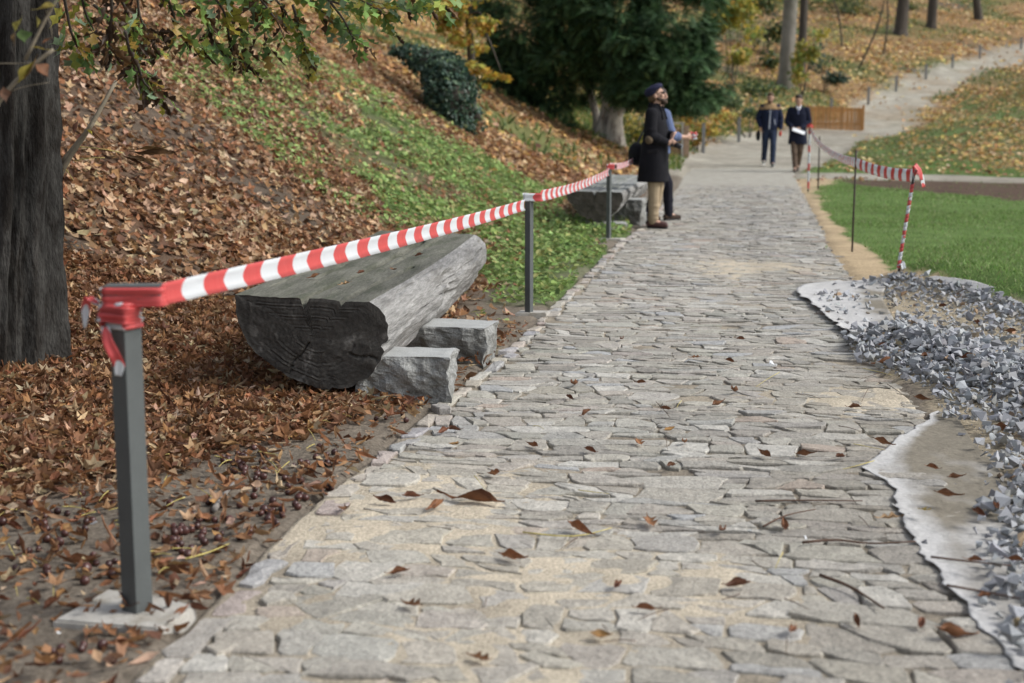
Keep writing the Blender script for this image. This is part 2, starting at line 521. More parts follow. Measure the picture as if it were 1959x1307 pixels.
while y < 31:
    dep = rng.choice([rng.uniform(.05, .085), rng.uniform(.085, .14), rng.uniform(.13, .20)], p=[.25, .45, .30])
    if y > 18: dep *= 1.3
    xl, xr = float(XL(y)) + .10, float(XR(y)) - .02
    x = xl + rng.uniform(-.02, .04)
    skew_a = 0
    while x < xr:
        w = rng.uniform(.07, .23) * (1.0 + .7 * (rng.random() < .15)) * 1.0
        x1 = min(x + w, xr + .05)
        skew_b = rng.normal(0, .034)
        ya, yb = (lambda xx: row_line(y, xx, row)), (lambda xx: row_line(y + dep, xx, row))
        q = [(x + skew_a, ya(x)), (x1 + skew_b, ya(x1)), (x1 - skew_b, yb(x1)), (x - skew_a, yb(x))]
        if dep > .12 and rng.random() < .4:
            f0, f1 = rng.uniform(.35, .65, 2)
            ml = (q[0][0] + (q[3][0] - q[0][0]) * f0, q[0][1] + (q[3][1] - q[0][1]) * f0)
            mr_ = (q[1][0] + (q[2][0] - q[1][0]) * f1, q[1][1] + (q[2][1] - q[1][1]) * f1)
            qs = [[q[0], q[1], mr_, ml], [ml, mr_, q[2], q[3]]]
        else:
            qs = [q]
        for qq in qs:
            if rng.random() < .03:
                continue
            p = quad_poly(qq, .0026, .0068)
            top = .0022 + rng.normal(0, .0027)
            cc = p.mean(0)
            stones.append((p, top, rng.normal(0, .022, 2), cc))
        skew_a = skew_b
        x = x1
    y += dep
    row += 1
stones.sort(key=lambda s: s[3][1])
vis = [s for s in stones if abs(s[3][0]) < .375 * s[3][1] + .1 and s[3][1] > 3.25 and not (s[3][0] > 1.5 and s[3][1] < 6.5)]
ids = {id(s) for s in vis[:300]}
rest = []
def stone_col(c):
    cl = pick(PAL_ST, 1, .055, .010)[0]
    r = rng.random()
    if r < .018: cl = np.array([.345, .285, .24])
    elif r < .065: cl = np.array([.325, .335, .34])
    elif r < .15: cl = np.array([.43, .42, .385])
    dust = .45 * float(sandy(c[0], c[1])) + .10
    cl = cl * (1 - dust) + np.array([.47, .43, .35]) * dust
    dirt = .75 * np.clip((c[0] - .35 - .14 * (c[1] - 3.5)) / .9, 0, 1) * np.clip((9.5 - c[1]) / 3, 0, 1) * float(np.clip((fbm(c[0] * 2, c[1] * 2, 151) - .3) * 3, .25, 1))
    return cl * (1 - dirt) + np.array([.25, .225, .18]) * dirt
for s in stones:
    V, T = stone_geo(*s[:3])
    C = np.tile(stone_col(s[3]), (len(V), 1))
    if id(s) in ids:
        o3 = np.array([*s[3], 0.])
        obj('paving_stone', mesh_np('paving_stone', V - o3, T, C), m_pave, PATH, loc=tuple(o3))
    else:
        rest.append((V, T, C))
V, T, C = join(rest)
o = obj('paving_stone_field', mesh_np('paving_stone_field', V, T, C), m_pave, PATH)
tag(o, kind='stuff')
# edging stones along the left side
yy = 3.0
k = 0
while yy < 22:
    L = rng.uniform(.12, .30)
    w = rng.uniform(.045, .085)
    a, b = (float(XL(yy)) + rng.normal(0, .012), yy), (float(XL(yy + L)) + rng.normal(0, .012), yy + L)
    p = quad_poly([(a[0] - .02, a[1]), (a[0] + w, a[1]), (b[0] + w, b[1]), (b[0] - .02, b[1])], .006, .006)
    V, T = stone_geo(p, .006 + rng.normal(0, .006), rng.normal(0, .03, 2), .007)
    cl = pick([(.38, .36, .325), (.40, .37, .32), (.36, .31, .275), (.33, .325, .325), (.39, .35, .30)], 1, .08, .015)[0]
    cc = np.array([*p.mean(0), 0])
    obj('kerb_stone', mesh_np('kerb_stone', V - cc, T, np.tile(cl, (len(V), 1))), m_pave, PATH, loc=tuple(cc))
    yy += L + rng.uniform(0, .02)
# ================================================================ posts and barrier tape
m_steel = mat('painted_steel', (.085, .095, .095), rough=.5, var=.12, vs=9, bump=.08, bs=150, spec=.4, fine=.08)
m_conc = mat('footing_concrete', (.42, .405, .37), rough=.9, var=.25, vs=9, bump=.5, bs=60, c2=(.24, .22, .18), c2s=7, c2t=(.5, .68))
def post(base, h, s, rz, label, cap_rz, pad):
    t = empty('bollard', base)
    tag(t, label, 'bollard', 'steel posts along the left path edge')
    R = Matrix.Rotation(rz, 3, 'Z')
    bm = bmesh.new(); add_box(bm, (0, 0, h / 2 - .03), (s, s, h), R, .003); obj('shaft', bm, m_steel, t)
    R2 = Matrix.Rotation(cap_rz, 3, 'Z')
    bm = bmesh.new(); add_box(bm, R2 @ Vector((.028, 0, h - .008)), (.15 * s / .06, .055 * s / .06, .045), R2, .003); obj('cap', bm, m_steel, t)
    bm = bmesh.new()
    top = [bm.verts.new((x, y, .024 + random.uniform(-.004, .004))) for x, y in pad]
    bot = [bm.verts.new((x * 1.03, y * 1.03, -.08)) for x, y in pad]
    bm.faces.new(top)
    for i in range(len(pad)):
        bm.faces.new((top[i - 1], bot[i - 1], bot[i], top[i])[::-1])
    bmesh.ops.bevel(bm, geom=[e for e in bm.edges if abs(e.verts[0].co.z - e.verts[1].co.z) < .03 and e.verts[0].co.z > 0], offset=.006, segments=2, affect='EDGES')
    bmesh.ops.recalc_face_normals(bm, faces=bm.faces)
    obj('footing', bm, m_conc, t)
    return t
P1, P2, P3 = onz(264, 1183), onz(1012, 603), onz(1164, 460)
post(P1, .925, .060, math.radians(-34), 'dark steel post nearest the camera on a concrete pad, tape knotted round its top', math.radians(3),
     [(-.21, -.08), (.09, -.15), (.14, -.06), (.155, .03), (.03, .12), (-.13, .17)])
post(P2, .835, .044, math.radians(-34), 'middle dark steel post, between the near log bench and the path', math.radians(3),
     [(-.1, -.05), (.12, -.06), (.15, .04), (-.06, .08)])
post(P3, .83, .044, math.radians(-30), 'farthest of the three steel posts, in front of the second log bench', math.radians(5),
     [(-.1, -.06), (.13, -.06), (.2, .05), (-.06, .08)])

def tape_mat(name, period, red=(.68, .10, .10), white=(.74, .77, .80), off=0.0, duty=.5):
    m = bpy.data.materials.new(name); m.use_nodes = True
    nt = m.node_tree; N, L = nt.nodes, nt.links
    p = N['Principled BSDF']; p.inputs['Roughness'].default_value = .38
    uv = N.new('ShaderNodeUVMap'); uv.uv_map = 'uv'
    sx = N.new('ShaderNodeSeparateXYZ'); L.new(uv.outputs[0], sx.inputs[0])
    def mth(op, a, b):
        n = N.new('ShaderNodeMath'); n.operation = op
        for i, v in enumerate((a, b)):
            if isinstance(v, (int, float)): n.inputs[i].default_value = v
            else: L.new(v, n.inputs[i])
        return n.outputs[0]
    bow = mth('MULTIPLY', mth('MULTIPLY', sx.outputs['Y'], sx.outputs['Y']), -.022)
    q = mth('FRACT', mth('DIVIDE', mth('ADD', mth('ADD', sx.outputs['X'], bow), off), period), 0)
    st = mth('LESS_THAN', q, duty)
    mx = N.new('ShaderNodeMix'); mx.data_type = 'RGBA'
    L.new(st, mx.inputs['Factor']); mx.inputs['A'].default_value = (*white, 1); mx.inputs['B'].default_value = (*red, 1)
    L.new(mx.outputs['Result'], p.inputs['Base Color'])
    tc = N.new('ShaderNodeTexCoord'); ns = N.new('ShaderNodeTexNoise'); ns.inputs['Scale'].default_value = 22
    b = N.new('ShaderNodeBump'); b.inputs['Strength'].default_value = .25; b.inputs['Distance'].default_value = .01
    L.new(tc.outputs['Object'], ns.inputs['Vector']); L.new(ns.outputs[0], b.inputs['Height']); L.new(b.outputs[0], p.inputs['Normal'])
    t = N.new('ShaderNodeBsdfTranslucent'); L.new(mx.outputs['Result'], t.inputs['Color'])
    ms = N.new('ShaderNodeMixShader'); ms.inputs[0].default_value = .25
    L.new(p.outputs[0], ms.inputs[1]); L.new(t.outputs[0], ms.inputs[2]); L.new(ms.outputs[0], N['Material Output'].inputs[0])
    return m
m_tape = tape_mat('striped_film', .325)
m_tape_short = tape_mat('striped_film_wrapped', .16)
m_tape_red = tape_mat('striped_film_red', .5, duty=.72)
def ribbon(name, pts, width, m, parent=None, updir=(0, 0, 1), sub=12, off=0.0, crinkle=.0, nv=5, twist=None, ups=None):
    P = np.asarray([tuple(p) for p in pts], float)
    i = np.arange(len(P)); t = np.linspace(0, len(P) - 1, (len(P) - 1) * sub + 1)
    P = np.stack([np.interp(t, i, P[:, k]) for k in range(3)], 1)
    for _ in range(max(0, sub // 4)):
        P[1:-1] = (P[:-2] + 2 * P[1:-1] + P[2:]) / 4
    T = np.gradient(P, axis=0); T /= np.linalg.norm(T, axis=1, keepdims=True)
    Lc = np.concatenate([[0], np.cumsum(np.linalg.norm(np.diff(P, axis=0), axis=1))]) + off
    W = np.tile(np.asarray(updir, float), (len(P), 1))
    if ups is not None:
        U = np.asarray(ups, float); W = np.stack([np.interp(t, i, U[:, k]) for k in range(3)], 1)
    W = W - T * np.sum(W * T, 1, keepdims=True); W /= np.linalg.norm(W, axis=1, keepdims=True)
    B = np.cross(T, W)
    wd = np.interp(t, i, np.broadcast_to(width, len(i)))
    v = np.linspace(-1, 1, nv)
    V, UV = [], []
    for k, q in enumerate(v):
        V.append(P + W * (q * wd / 2)[:, None] + B * ((crinkle * .30 * (1 if k % 2 else -1) * fbm(Lc * 14, Lc * 0 + k * 2.3, 9) if nv >= 7 else 0) + crinkle * (fbm(Lc * 9 + k * 3.1, k * 1.7 + 0 * Lc, 7) - .5) + .008 * wd / .08 * q * q)[:, None])
        UV.append(np.stack([Lc, np.full(len(Lc), q)], 1))
    V = np.stack(V, 1).reshape(-1, 3); UV = np.stack(UV, 1).reshape(-1, 2)
    ii = np.arange(len(P) * nv).reshape(len(P), nv)
    Q = np.stack([ii[:-1, :-1], ii[1:, :-1], ii[1:, 1:], ii[:-1, 1:]], -1).reshape(-1, 4)
    me = mesh_np(name, V, Q, smooth=True)
    ul = me.uv_layers.new(name='uv')
    ul.data.foreach_set('uv', UV[Q.ravel()].astype(np.float32).ravel())
    o = obj(name, me, m, parent)
    sm = o.modifiers.new('film', 'SOLIDIFY'); sm.thickness = .0008
    return o
def span(a, b, sag, n=9):
    a, b = Vector(a), Vector(b)
    return [a.lerp(b, t) - Vector((0, 0, sag * 4 * t * (1 - t))) for t in np.linspace(0, 1, n)]
def wrap_pts(c, sx, sy, rz, z0, dz, turns=1):
    R = Matrix.Rotation(rz, 3, 'Z'); out = []
    for k in range(4 * turns + 1):
        x, y = [(-1, -1), (1, -1), (1, 1), (-1, 1)][k % 4]
        q = R @ Vector((x * sx / 2, y * sy / 2, 0))
        out.append(Vector((c[0] + q.x, c[1] + q.y, z0 + dz * k / 4)))
    return out
t1 = empty('barrier_tape', P1); tag(t1, 'striped tape stretched from the nearest post over the near log to the middle post', 'barrier tape', 'red and white tape runs on the left')
def local(o, pts): return [Vector(p) - o.location for p in pts]
a = P1 + Vector((.103, -.02, .915)); b = P2 + Vector((-.035, -.03, .775))
ribbon('tape_span', local(t1, span(a, b, .015)), [.060, .068, .073, .075, .075, .075, .075, .075, .075], m_tape, t1, sub=16, off=.02, crinkle=.007)
cap1 = P1 + Vector((.028, .0015, 0))
ribbon('tape_wrap', local(t1, wrap_pts(cap1, .158, .064, math.radians(3), P1.z + .908, .0, 1)), .052, m_tape_red, t1, sub=10, crinkle=.020, off=.03, nv=11)
ribbon('tape_wrap', local(t1, wrap_pts(P1, .070, .070, math.radians(-34), P1.z + .855, .012, 1)), .075, tape_mat('striped_film_knot', .14, off=.09), t1, sub=12, crinkle=.026, nv=11)
ribbon('tape_wrap', local(t1, wrap_pts(P1 + Vector((-.01, -.01, 0)), .085, .075, math.radians(-20), P1.z + .866, -.02, 1)), .05, m_tape_red, t1, sub=12, crinkle=.034, off=.0, nv=11)
q = P1 + Vector((-.045, -.035, .83))
ribbon('tape_tail', local(t1, [q, q + Vector((.008, -.012, -.04)), q + Vector((.026, -.015, -.075)), q + Vector((.036, -.006, -.105)), q + Vector((.03, 0, -.135))]), [.022, .028, .03, .03, .018], tape_mat('striped_film_tail', .3, duty=.33, off=0), t1, updir=(1, .2, 0), sub=6, crinkle=.012)
q = P1 + Vector((-.105, .02, .915))
ribbon('tape_tail', local(t1, [q + Vector((.03, 0, -.03)), q + Vector((.0, 0, -.012)), q + Vector((-.01, .01, -.05)), q + Vector((-.014, .01, -.1))]), [.015, .02, .022, .006], tape_mat('striped_film_tip', .3, duty=.18, off=-.0), t1, updir=(1, .3, 0), sub=6, crinkle=.01)
t2 = empty('barrier_tape', P2); tag(t2, 'striped tape from the middle post to the farthest post, passing before the second log', 'barrier tape', 'red and white tape runs on the left')
a2 = P2 + Vector((.075, .0, .835)); b2 = P3 + Vector((-.01, -.03, .765))
ribbon('tape_span', local(t2, span(a2, b2, .03)), .078, m_tape, t2, sub=16, off=.05, crinkle=.012)
ribbon('tape_wrap', local(t2, wrap_pts(P2 + Vector((.02, .001, 0)), .125, .052, math.radians(3), P2.z + .826, 0)), .055, tape_mat('striped_film_middle', .33, off=.165 + .1), t2, sub=10, crinkle=.014, nv=7)
t3 = empty('barrier_tape', P3); tag(t3, 'striped tape from the farthest steel post to the hands of the two standing people', 'barrier tape', 'red and white tape runs on the left')
a3 = P3 + Vector((.0, -.0, .83)); b3 = Vector((1.52, 17.95, .83))
ribbon('tape_span', local(t3, span(a3, b3, .03)), .07, m_tape_short, t3, sub=16, off=.03, crinkle=.012)
ribbon('tape_wrap', local(t3, wrap_pts(P3 + Vector((.012, .001, 0)), .09, .052, math.radians(5), P3.z + .82, 0)), .055, m_tape_red, t3, sub=10, crinkle=.014, nv=7)

# right hand cordon
m_rod = mat('rusty_iron', (.06, .045, .04), rough=.75, var=.3, vs=14, bump=.2)
m_stk = mat('stake_steel', (.10, .085, .075), rough=.7, var=.25, vs=12)
def rod(name, base, top, r, label, m=m_rod, cat='rod', group=None):
    base, top = Vector(base), Vector(top)
    return tag(obj(name, mesh_np(name, *(lambda vq: (vq[0], quads_to_tris(vq[1])))(tube([base - Vector((0, 0, .1)), base.lerp(top, .5), top], [r, r, r], 8)), smooth=True), m), label, cat, group)
s0 = hit(1715, 535); s1 = at(1752, 315, s0.y + .05)
r20 = hit(1630, 482); r21 = at(1638, 288, r20.y)
r10 = hit(1565, 362); r11 = at(1568, 261, r10.y)
f0 = hit(1546, 366); f1 = at(1549, 244, f0.y)
rod('iron_rod', r20, r21, .010, 'thin dark iron rod carrying tape between lawn and sand, nearer of two')
rod('iron_rod', r10, r11, .014, 'thin dark iron rod near the walking men, farther of two')
st = empty('barrier_stake', s0); tag(st, 'leaning stake spirally wound with red and white tape, knot on top', 'stake')
vq = tube(local(st, [s0 - Vector((0, 0, .1)), s0.lerp(s1, .5), s1]), [.011] * 3, 8)
obj('stake_rod', mesh_np('stake_rod', vq[0], quads_to_tris(vq[1]), smooth=True), m_rod, st)
def spiral(o, p0, p1, r, turns, w, m, name='tape_spiral'):
    ax = (p1 - p0).normalized(); u_ = ax.cross(Vector((0, 1, 0))).normalized(); v_ = ax.cross(u_)
    pts, ups = [], []
    for k in range(turns * 8 + 1):
        a_ = k / 8 * 2 * math.pi
        pts.append(p0.lerp(p1, k / (turns * 8)) + (u_ * math.cos(a_) + v_ * math.sin(a_)) * r - o.location)
        ups.append(tuple(ax))
    return ribbon(name, pts, w, m, o, sub=2, ups=ups, nv=3)
spiral(st, s0.lerp(s1, .10), s0.lerp(s1, .84), .0125, 20, .030, tape_mat('striped_film_spiral', .30))
kn = s0.lerp(s1, .90)
for k in range(2):
    d_ = Vector((random.uniform(-.03, .05), random.uniform(-.04, .02), random.uniform(-.03, .03)))
    ribbon('tape_knot', local(st, [kn + d_ * .2, kn + Vector((.0, -.02, .07)) + d_, kn + Vector((.045, -.02, .02)) + d_, kn + Vector((.06, -.01, -.06)) + d_]), .05, m_tape_red if k else m_tape_short, st, updir=(.6, .6, .3), sub=6, crinkle=.03)
kb = s0.lerp(s1, .12)
ribbon('tape_knot', local(st, [kb, kb + Vector((.02, -.02, .02)), kb + Vector((.035, -.02, -.03))]), .04, tape_mat('film_white', 5, off=4), st, updir=(.7, .5, .3), sub=6, crinkle=.03)
fs = empty('barrier_stake', f0); tag(fs, 'thin white and red stake beside the man in the dark coat', 'stake')
vq = tube(local(fs, [f0 - Vector((0, 0, .1)), f0.lerp(f1, .5), f1]), [.012] * 3, 8)
obj('stake_rod', mesh_np('stake_rod', vq[0], quads_to_tris(vq[1]), smooth=True), m_rod, fs)
spiral(fs, f0.lerp(f1, .05), f0.lerp(f1, .97), .013, 16, .06, tape_mat('striped_film_far', .5, duty=.35))
ribbon('tape_knot', local(fs, [f1 + Vector((-.05, 0, 0)), f1 + Vector((0, -.05, .05)), f1 + Vector((.06, 0, 0))]), .05, m_tape_red, fs, sub=6, crinkle=.04)
tr = tag(ribbon('barrier_tape', span(at(1748, 336, s0.y + .02), at(1637, 312, r20.y), .03), .105, tape_mat('striped_film_right', .36, red=(.6, .035, .03), off=.2, duty=.45), None, sub=16, crinkle=.015), 'striped tape stretched taut from the leaning stake to the nearer iron rod', 'barrier tape')
m_tape_far = tape_mat('striped_film_far_run', .34, red=(.64, .19, .19), white=(.80, .82, .84), duty=.36)
mid = [at(1637, 312, r20.y), at(1612, 305, r20.y + 1.9), at(1590, 294, r20.y + 4.6), at(1572, 281, r10.y - 4.6), at(1558, 266, r10.y - 1.5), at(1551, 250, f0.y)]
tag(ribbon('barrier_tape', mid, .095, m_tape_far, None, sub=12, crinkle=.02), 'sagging striped tape from the nearer iron rod back to the white stake', 'barrier tape')

# ================================================================ log benches and their stones
m_top = mat('weathered_sawn_face', (.135, .135, .11), rough=.9, var=.3, vs=5, stretch=(3, .5, 3), c2=(.085, .09, .065), c2s=3, c2t=(.45, .62), bump=.7, bs=28, fine=.22, fs=30, bdist=.012)
m_side = mat('weathered_log_side', (.26, .257, .248), rough=.85, var=.3, vs=11, stretch=(3, .3, 3), c2=(.17, .165, .155), c2s=5, c2t=(.52, .66), bump=.9, bs=14, fine=.25, fs=34, bdist=.02)
m_end = mat('blackened_end_grain', (.050, .047, .042), rough=.8, var=.45, vs=10, c2=(.12, .115, .105), c2s=9, c2t=(.58, .70), bump=.5, bs=34, stretch=(1, .3, 1.0), fine=.35, fs=70, bdist=.012)
def make_log(name, label, sec, axis, length, seed, taper=1.0, bend=0.0, mats=None):
    """sec: outline of the near end (x, z) clockwise from the left top corner; flat top is the closing side"""
    sec = np.asarray(sec, float)
    top_n = 46
    e = np.concatenate([sec, sec[:1]])
    L = np.concatenate([[0], np.cumsum(np.linalg.norm(np.diff(sec, axis=0), axis=1))])
    t = np.linspace(0, L[-1], 116)
    side = np.stack([np.interp(t, L, sec[:, 0]), np.interp(t, L, sec[:, 1])], 1)
    for _ in range(3):
        side[1:-1] = (side[:-2] + 2 * side[1:-1] + side[2:]) / 4
    topv = np.stack([np.linspace(sec[-1, 0], sec[0, 0], top_n)[1:-1], np.linspace(sec[-1, 1], sec[0, 1], top_n)[1:-1]], 1)
    S = np.concatenate([side, topv]); n = len(S); ns = len(side)
    cen = S.mean(0)
    m = 150
    v = np.linspace(0, length, m)
    dirn = (S - cen); dirn /= np.linalg.norm(dirn, axis=1, keepdims=True)
    ang = np.linspace(0, 9, n)
    A, Vv = np.meshgrid(ang, v)
    big = (fbm(A * .8 + seed, Vv * .7, 201 + seed) - .5) * .055
    fine = (fbm(A * 5 + seed, Vv * 2.5, 207 + seed, 4) - .5) * .022
    pit = -np.clip(fbm(A * 1.7, Vv * 1.6, 213 + seed, 3) - .68, 0, 1) * .28
    D = big * np.clip(Vv / .5, .35, 1) + fine + pit
    for a0, sl, v0, v1, dp in ((6.2, .10, .5, 2.6, .035), (6.7, -.12, .1, 1.2, .03), (5.7, .05, 1.4, 3.6, .03), (6.45, .02, 2.2, 3.7, .03), (5.4, .1, .2, 1.6, .035)):
        D -= dp * np.exp(-((A - a0 - sl * Vv - .35 * (fbm(Vv * 1.3, Vv * 0 + a0, 261 + seed) - .5)) / .035) ** 2) * ((Vv > v0) & (Vv < v1))
    D[:, ns:] = 0
    edge = np.minimum(np.arange(ns), ns - 1 - np.arange(ns))
    D[:, :ns] *= np.clip(edge / 8, .12, 1)[None]
    k = 1 + (taper - 1) * (v / length)
    off = bend * np.sin(v / length * math.pi)
    X = cen[0] + (S[:, 0] - cen[0])[None] * k[:, None] + D * dirn[:, 0][None] + off[:, None]
    Z = S[:, 1][None] + D * dirn[:, 1][None] + 0 * k[:, None]
    # sawn top: gentle waves and long drying cracks
    xt = S[ns:, 0][None]
    zt = (fbm(xt * 6 + 0 * Vv[:, ns:], Vv[:, ns:] * 1.1, 221 + seed) - .5) * .018 + (fbm(xt * 22 + 0 * Vv[:, ns:], Vv[:, ns:] * 1.5, 223 + seed, 3) - .5) * .010
    w0, w1 = sec[0, 0], sec[-1, 0]
    for f0_, f1_, a0, a1, dep, wd in ((.52, .60, 0, .8, .06, .013), (.80, .88, 0, .4, .04, .008), (.30, .22, .2, 1, .03, .008), (.66, .72, .35, 1, .03, .008), (.12, .16, .1, .7, .03, .007)):
        tt = np.clip((v / length - a0) / (a1 - a0), 0, 1)
        xc = w0 + (w1 - w0) * (f0_ + (f1_ - f0_) * tt) + .03 * (fbm(v * 1.2, v * 0 + a0 * 9 + f0_, 231) - .5)
        on = ((v / length >= a0) & (v / length <= a1))
        zt = zt - dep * on[:, None] * np.exp(-((xt - xc[:, None]) / wd) ** 2)
    Z[:, ns:] += zt
    Yv = np.repeat(v[:, None], n, 1) + (fbm(A * 2, A * 0 + 3, 241 + seed) - .5) * .012 * (Vv < .01)
    V = np.stack([X, Yv, Z], -1).reshape(-1, 3)
    ii = np.arange(m * n).reshape(m, n); jn = np.roll(ii, -1, axis=1)
    Q = np.stack([ii[:-1], jn[:-1], jn[1:], ii[1:]], -1)
    mi = np.zeros(Q.shape[:2], int); mi[:, :ns - 1] = 1
    Q = Q.reshape(-1, 4); mi = mi.ravel()
    # end faces, as rings with radial cracks and a sawn unevenness
    rings = 26
    Vs, Qs, Ms = [V], [Q], [mi]
    base = len(V)
    for endi, sgn in ((0, -1), (m - 1, 1)):
        o2 = np.stack([X[endi], Z[endi]], 1)
        y0_ = Yv[endi]
        pts = []
        th = np.arctan2(o2[:, 1] - cen[1], o2[:, 0] - cen[0])
        for r in range(1, rings):
            f = 1 - r / rings
            p2 = cen + (o2 - cen) * f
            yy_ = y0_ * f + v[endi] * (1 - f)
            dz = (fbm(p2[:, 0] * 13 + 5, p2[:, 1] * 13, 251 + seed) - .5) * .02
            for ca, cw, r0 in ((-2.25, .018, .12), (-.35, .02, .55), (2.6, .012, .5), (-1.2, .012, .65), (1.95, .014, .3)):
                da = np.abs((th - ca - .25 * math.sin(r * .5) * .2 + math.pi) % (2 * math.pi) - math.pi)
                dz = dz - (.016 if ca in (-2.25, -.35) else .004) * np.exp(-(da * f / cw) ** 2) * (f > r0)
            dz = dz + .0022 * np.sin(f * 70 + 2.5 * fbm(p2[:, 0] * 4, p2[:, 1] * 4, 253))
            yy_ = yy_ - sgn * (-dz) * (1 if r > 0 else 0)
            pts.append(np.stack([p2[:, 0], yy_, p2[:, 1]], 1))
        pts.append(np.array([[cen[0], v[endi] + float(fbm(cen[0] * 13 + 5, cen[1] * 13, 251 + seed) - .5) * .02 * -sgn * -1, cen[1]]]))
        W = np.concatenate(pts)
        i0 = ii[endi]
        prev_ = i0
        for r in range(1, rings):
            cur = base + (r - 1) * n + np.arange(n)
            q_ = np.stack([prev_, cur, np.roll(cur, -1), np.roll(prev_, -1)], 1)
            Qs.append(q_ if sgn < 0 else q_[:, ::-1]); Ms.append(np.full(n, 2)); prev_ = cur
        c_ = base + len(W) - 1
        q_ = np.stack([prev_, np.full(n, c_), np.roll(prev_, -2), np.roll(prev_, -1)], 1)[::2]
        Qs.append(q_ if sgn < 0 else q_[:, ::-1]); Ms.append(np.full(len(q_), 2))
        Vs.append(W); base += len(W)
    V = np.concatenate(Vs); Q = np.concatenate(Qs); mi = np.concatenate(Ms)
    me = mesh_np(name, V, Q, smooth=True)
    o = obj(name, me, mats or [m_top, m_side, m_end])
    me.polygons.foreach_set('material_index', mi.astype(np.int32))
    try:
        me.set_sharp_from_angle(angle=math.radians(38))
    except Exception:
        pass
    tag(o, label, 'bench')
    return o
YL1 = 6.80
c0 = at(600, 650, YL1)
sec1 = [(lambda p: (p.x - c0.x, p.z - .28))(at(px, py, YL1)) for px, py in [(446, 566), (449, 600), (462, 640), (484, 672), (512, 698), (555, 723), (600, 739), (632, 745), (672, 738), (706, 720), (730, 690), (743, 655), (745, 622), (736, 598), (722, 584), (708, 576)]]
lg = make_log('log_bench', 'big near bench hewn from a half log with flat grey top and blackened end', sec1, None, 3.92, 1, 1.08, .03)
lg.location = (c0.x, YL1, .28); lg.rotation_euler = (0, 0, -math.radians(5.6))
YL2 = 17.0
c1 = at(1140, 395, YL2)
sec2 = [(lambda p: (p.x - c1.x, p.z - .28))(at(px, py, YL2)) for px, py in [(1083, 366), (1085, 382), (1095, 400), (1112, 414), (1132, 423), (1150, 423), (1168, 414), (1182, 400), (1191, 384), (1193, 374), (1188, 368)]]
lg2 = make_log('log_bench', 'second log bench farther along the path behind the farthest steel post', sec2, None, 5.0, 4, 1.05, .0, [mat('sun_bleached_sawn_face', (.25, .26, .25), rough=.9, var=.3, vs=4, stretch=(3, .5, 3), bump=.6, bs=20, c2=(.15, .16, .14), c2s=2), m_side, mat('brown_end_grain', (.075, .066, .055), rough=.9, var=.45, vs=8, bump=.4, bs=20)])
lg2.location = (c1.x, YL2, .28); lg2.rotation_euler = (0, 0, -math.radians(9.5))

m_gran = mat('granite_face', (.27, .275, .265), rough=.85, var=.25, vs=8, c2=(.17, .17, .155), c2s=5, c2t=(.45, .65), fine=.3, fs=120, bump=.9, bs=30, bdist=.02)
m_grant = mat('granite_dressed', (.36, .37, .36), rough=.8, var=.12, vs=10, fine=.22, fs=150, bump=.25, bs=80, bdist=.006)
def block(loc, size, rz, label, seed, n=24, rough_=.050):
    bm = bmesh.new()
    bmesh.ops.create_cube(bm, size=1)
    bmesh.ops.subdivide_edges(bm, edges=bm.edges, cuts=n, use_grid_fill=True)
    sx, sy, sz = size
    for v in bm.verts:
        p = v.co
        f = [abs(c) * 2 for c in p]
        x, y, z = p.x * sx, p.y * sy, p.z * sz
        a = (float(fbm(x * 7 + seed, z * 9 + y * 3, 301 + seed)) - .5)
        b = (float(fbm(y * 7 + seed, z * 9 + x * 2, 311 + seed)) - .5)
        c = (float(fbm(x * 18 + y * 7, z * 18 + y * 11, 321 + seed)) - .5)
        k = .12 if p.z > .499 else 1.0
        e = max(0, sorted(f)[1] - .86) * .10      # worn edges
        x += (math.copysign(1, x)) * ((b * 1.2 + c * .5) * rough_ * k - e * min(sx, sz)) * (f[0] > .99)
        y += (math.copysign(1, y)) * ((a * 2.0 + c * .8) * rough_ * (1 if p.z < .499 else .5) - e * min(sy, sz)) * (f[1] > .99)
        z += (c * .006 - e * .12) * (p.z > .499)
        v.co = (x, y, z + sz / 2)
    for fc in bm.faces:
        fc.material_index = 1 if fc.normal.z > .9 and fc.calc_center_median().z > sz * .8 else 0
        fc.smooth = False
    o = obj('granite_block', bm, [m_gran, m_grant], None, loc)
    o.rotation_euler = (0, 0, rz)
    return tag(o, label, 'stone block')
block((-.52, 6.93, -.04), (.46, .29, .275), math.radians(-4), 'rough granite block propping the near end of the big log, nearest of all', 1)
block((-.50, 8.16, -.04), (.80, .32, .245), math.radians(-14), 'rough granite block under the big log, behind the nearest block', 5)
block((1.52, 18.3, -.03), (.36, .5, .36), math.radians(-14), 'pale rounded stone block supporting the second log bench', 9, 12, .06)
block((1.12, 17.35, -.03), (.55, .42, .13), math.radians(-10), 'low flat slab under the near end of the second log', 12, 10, .04)
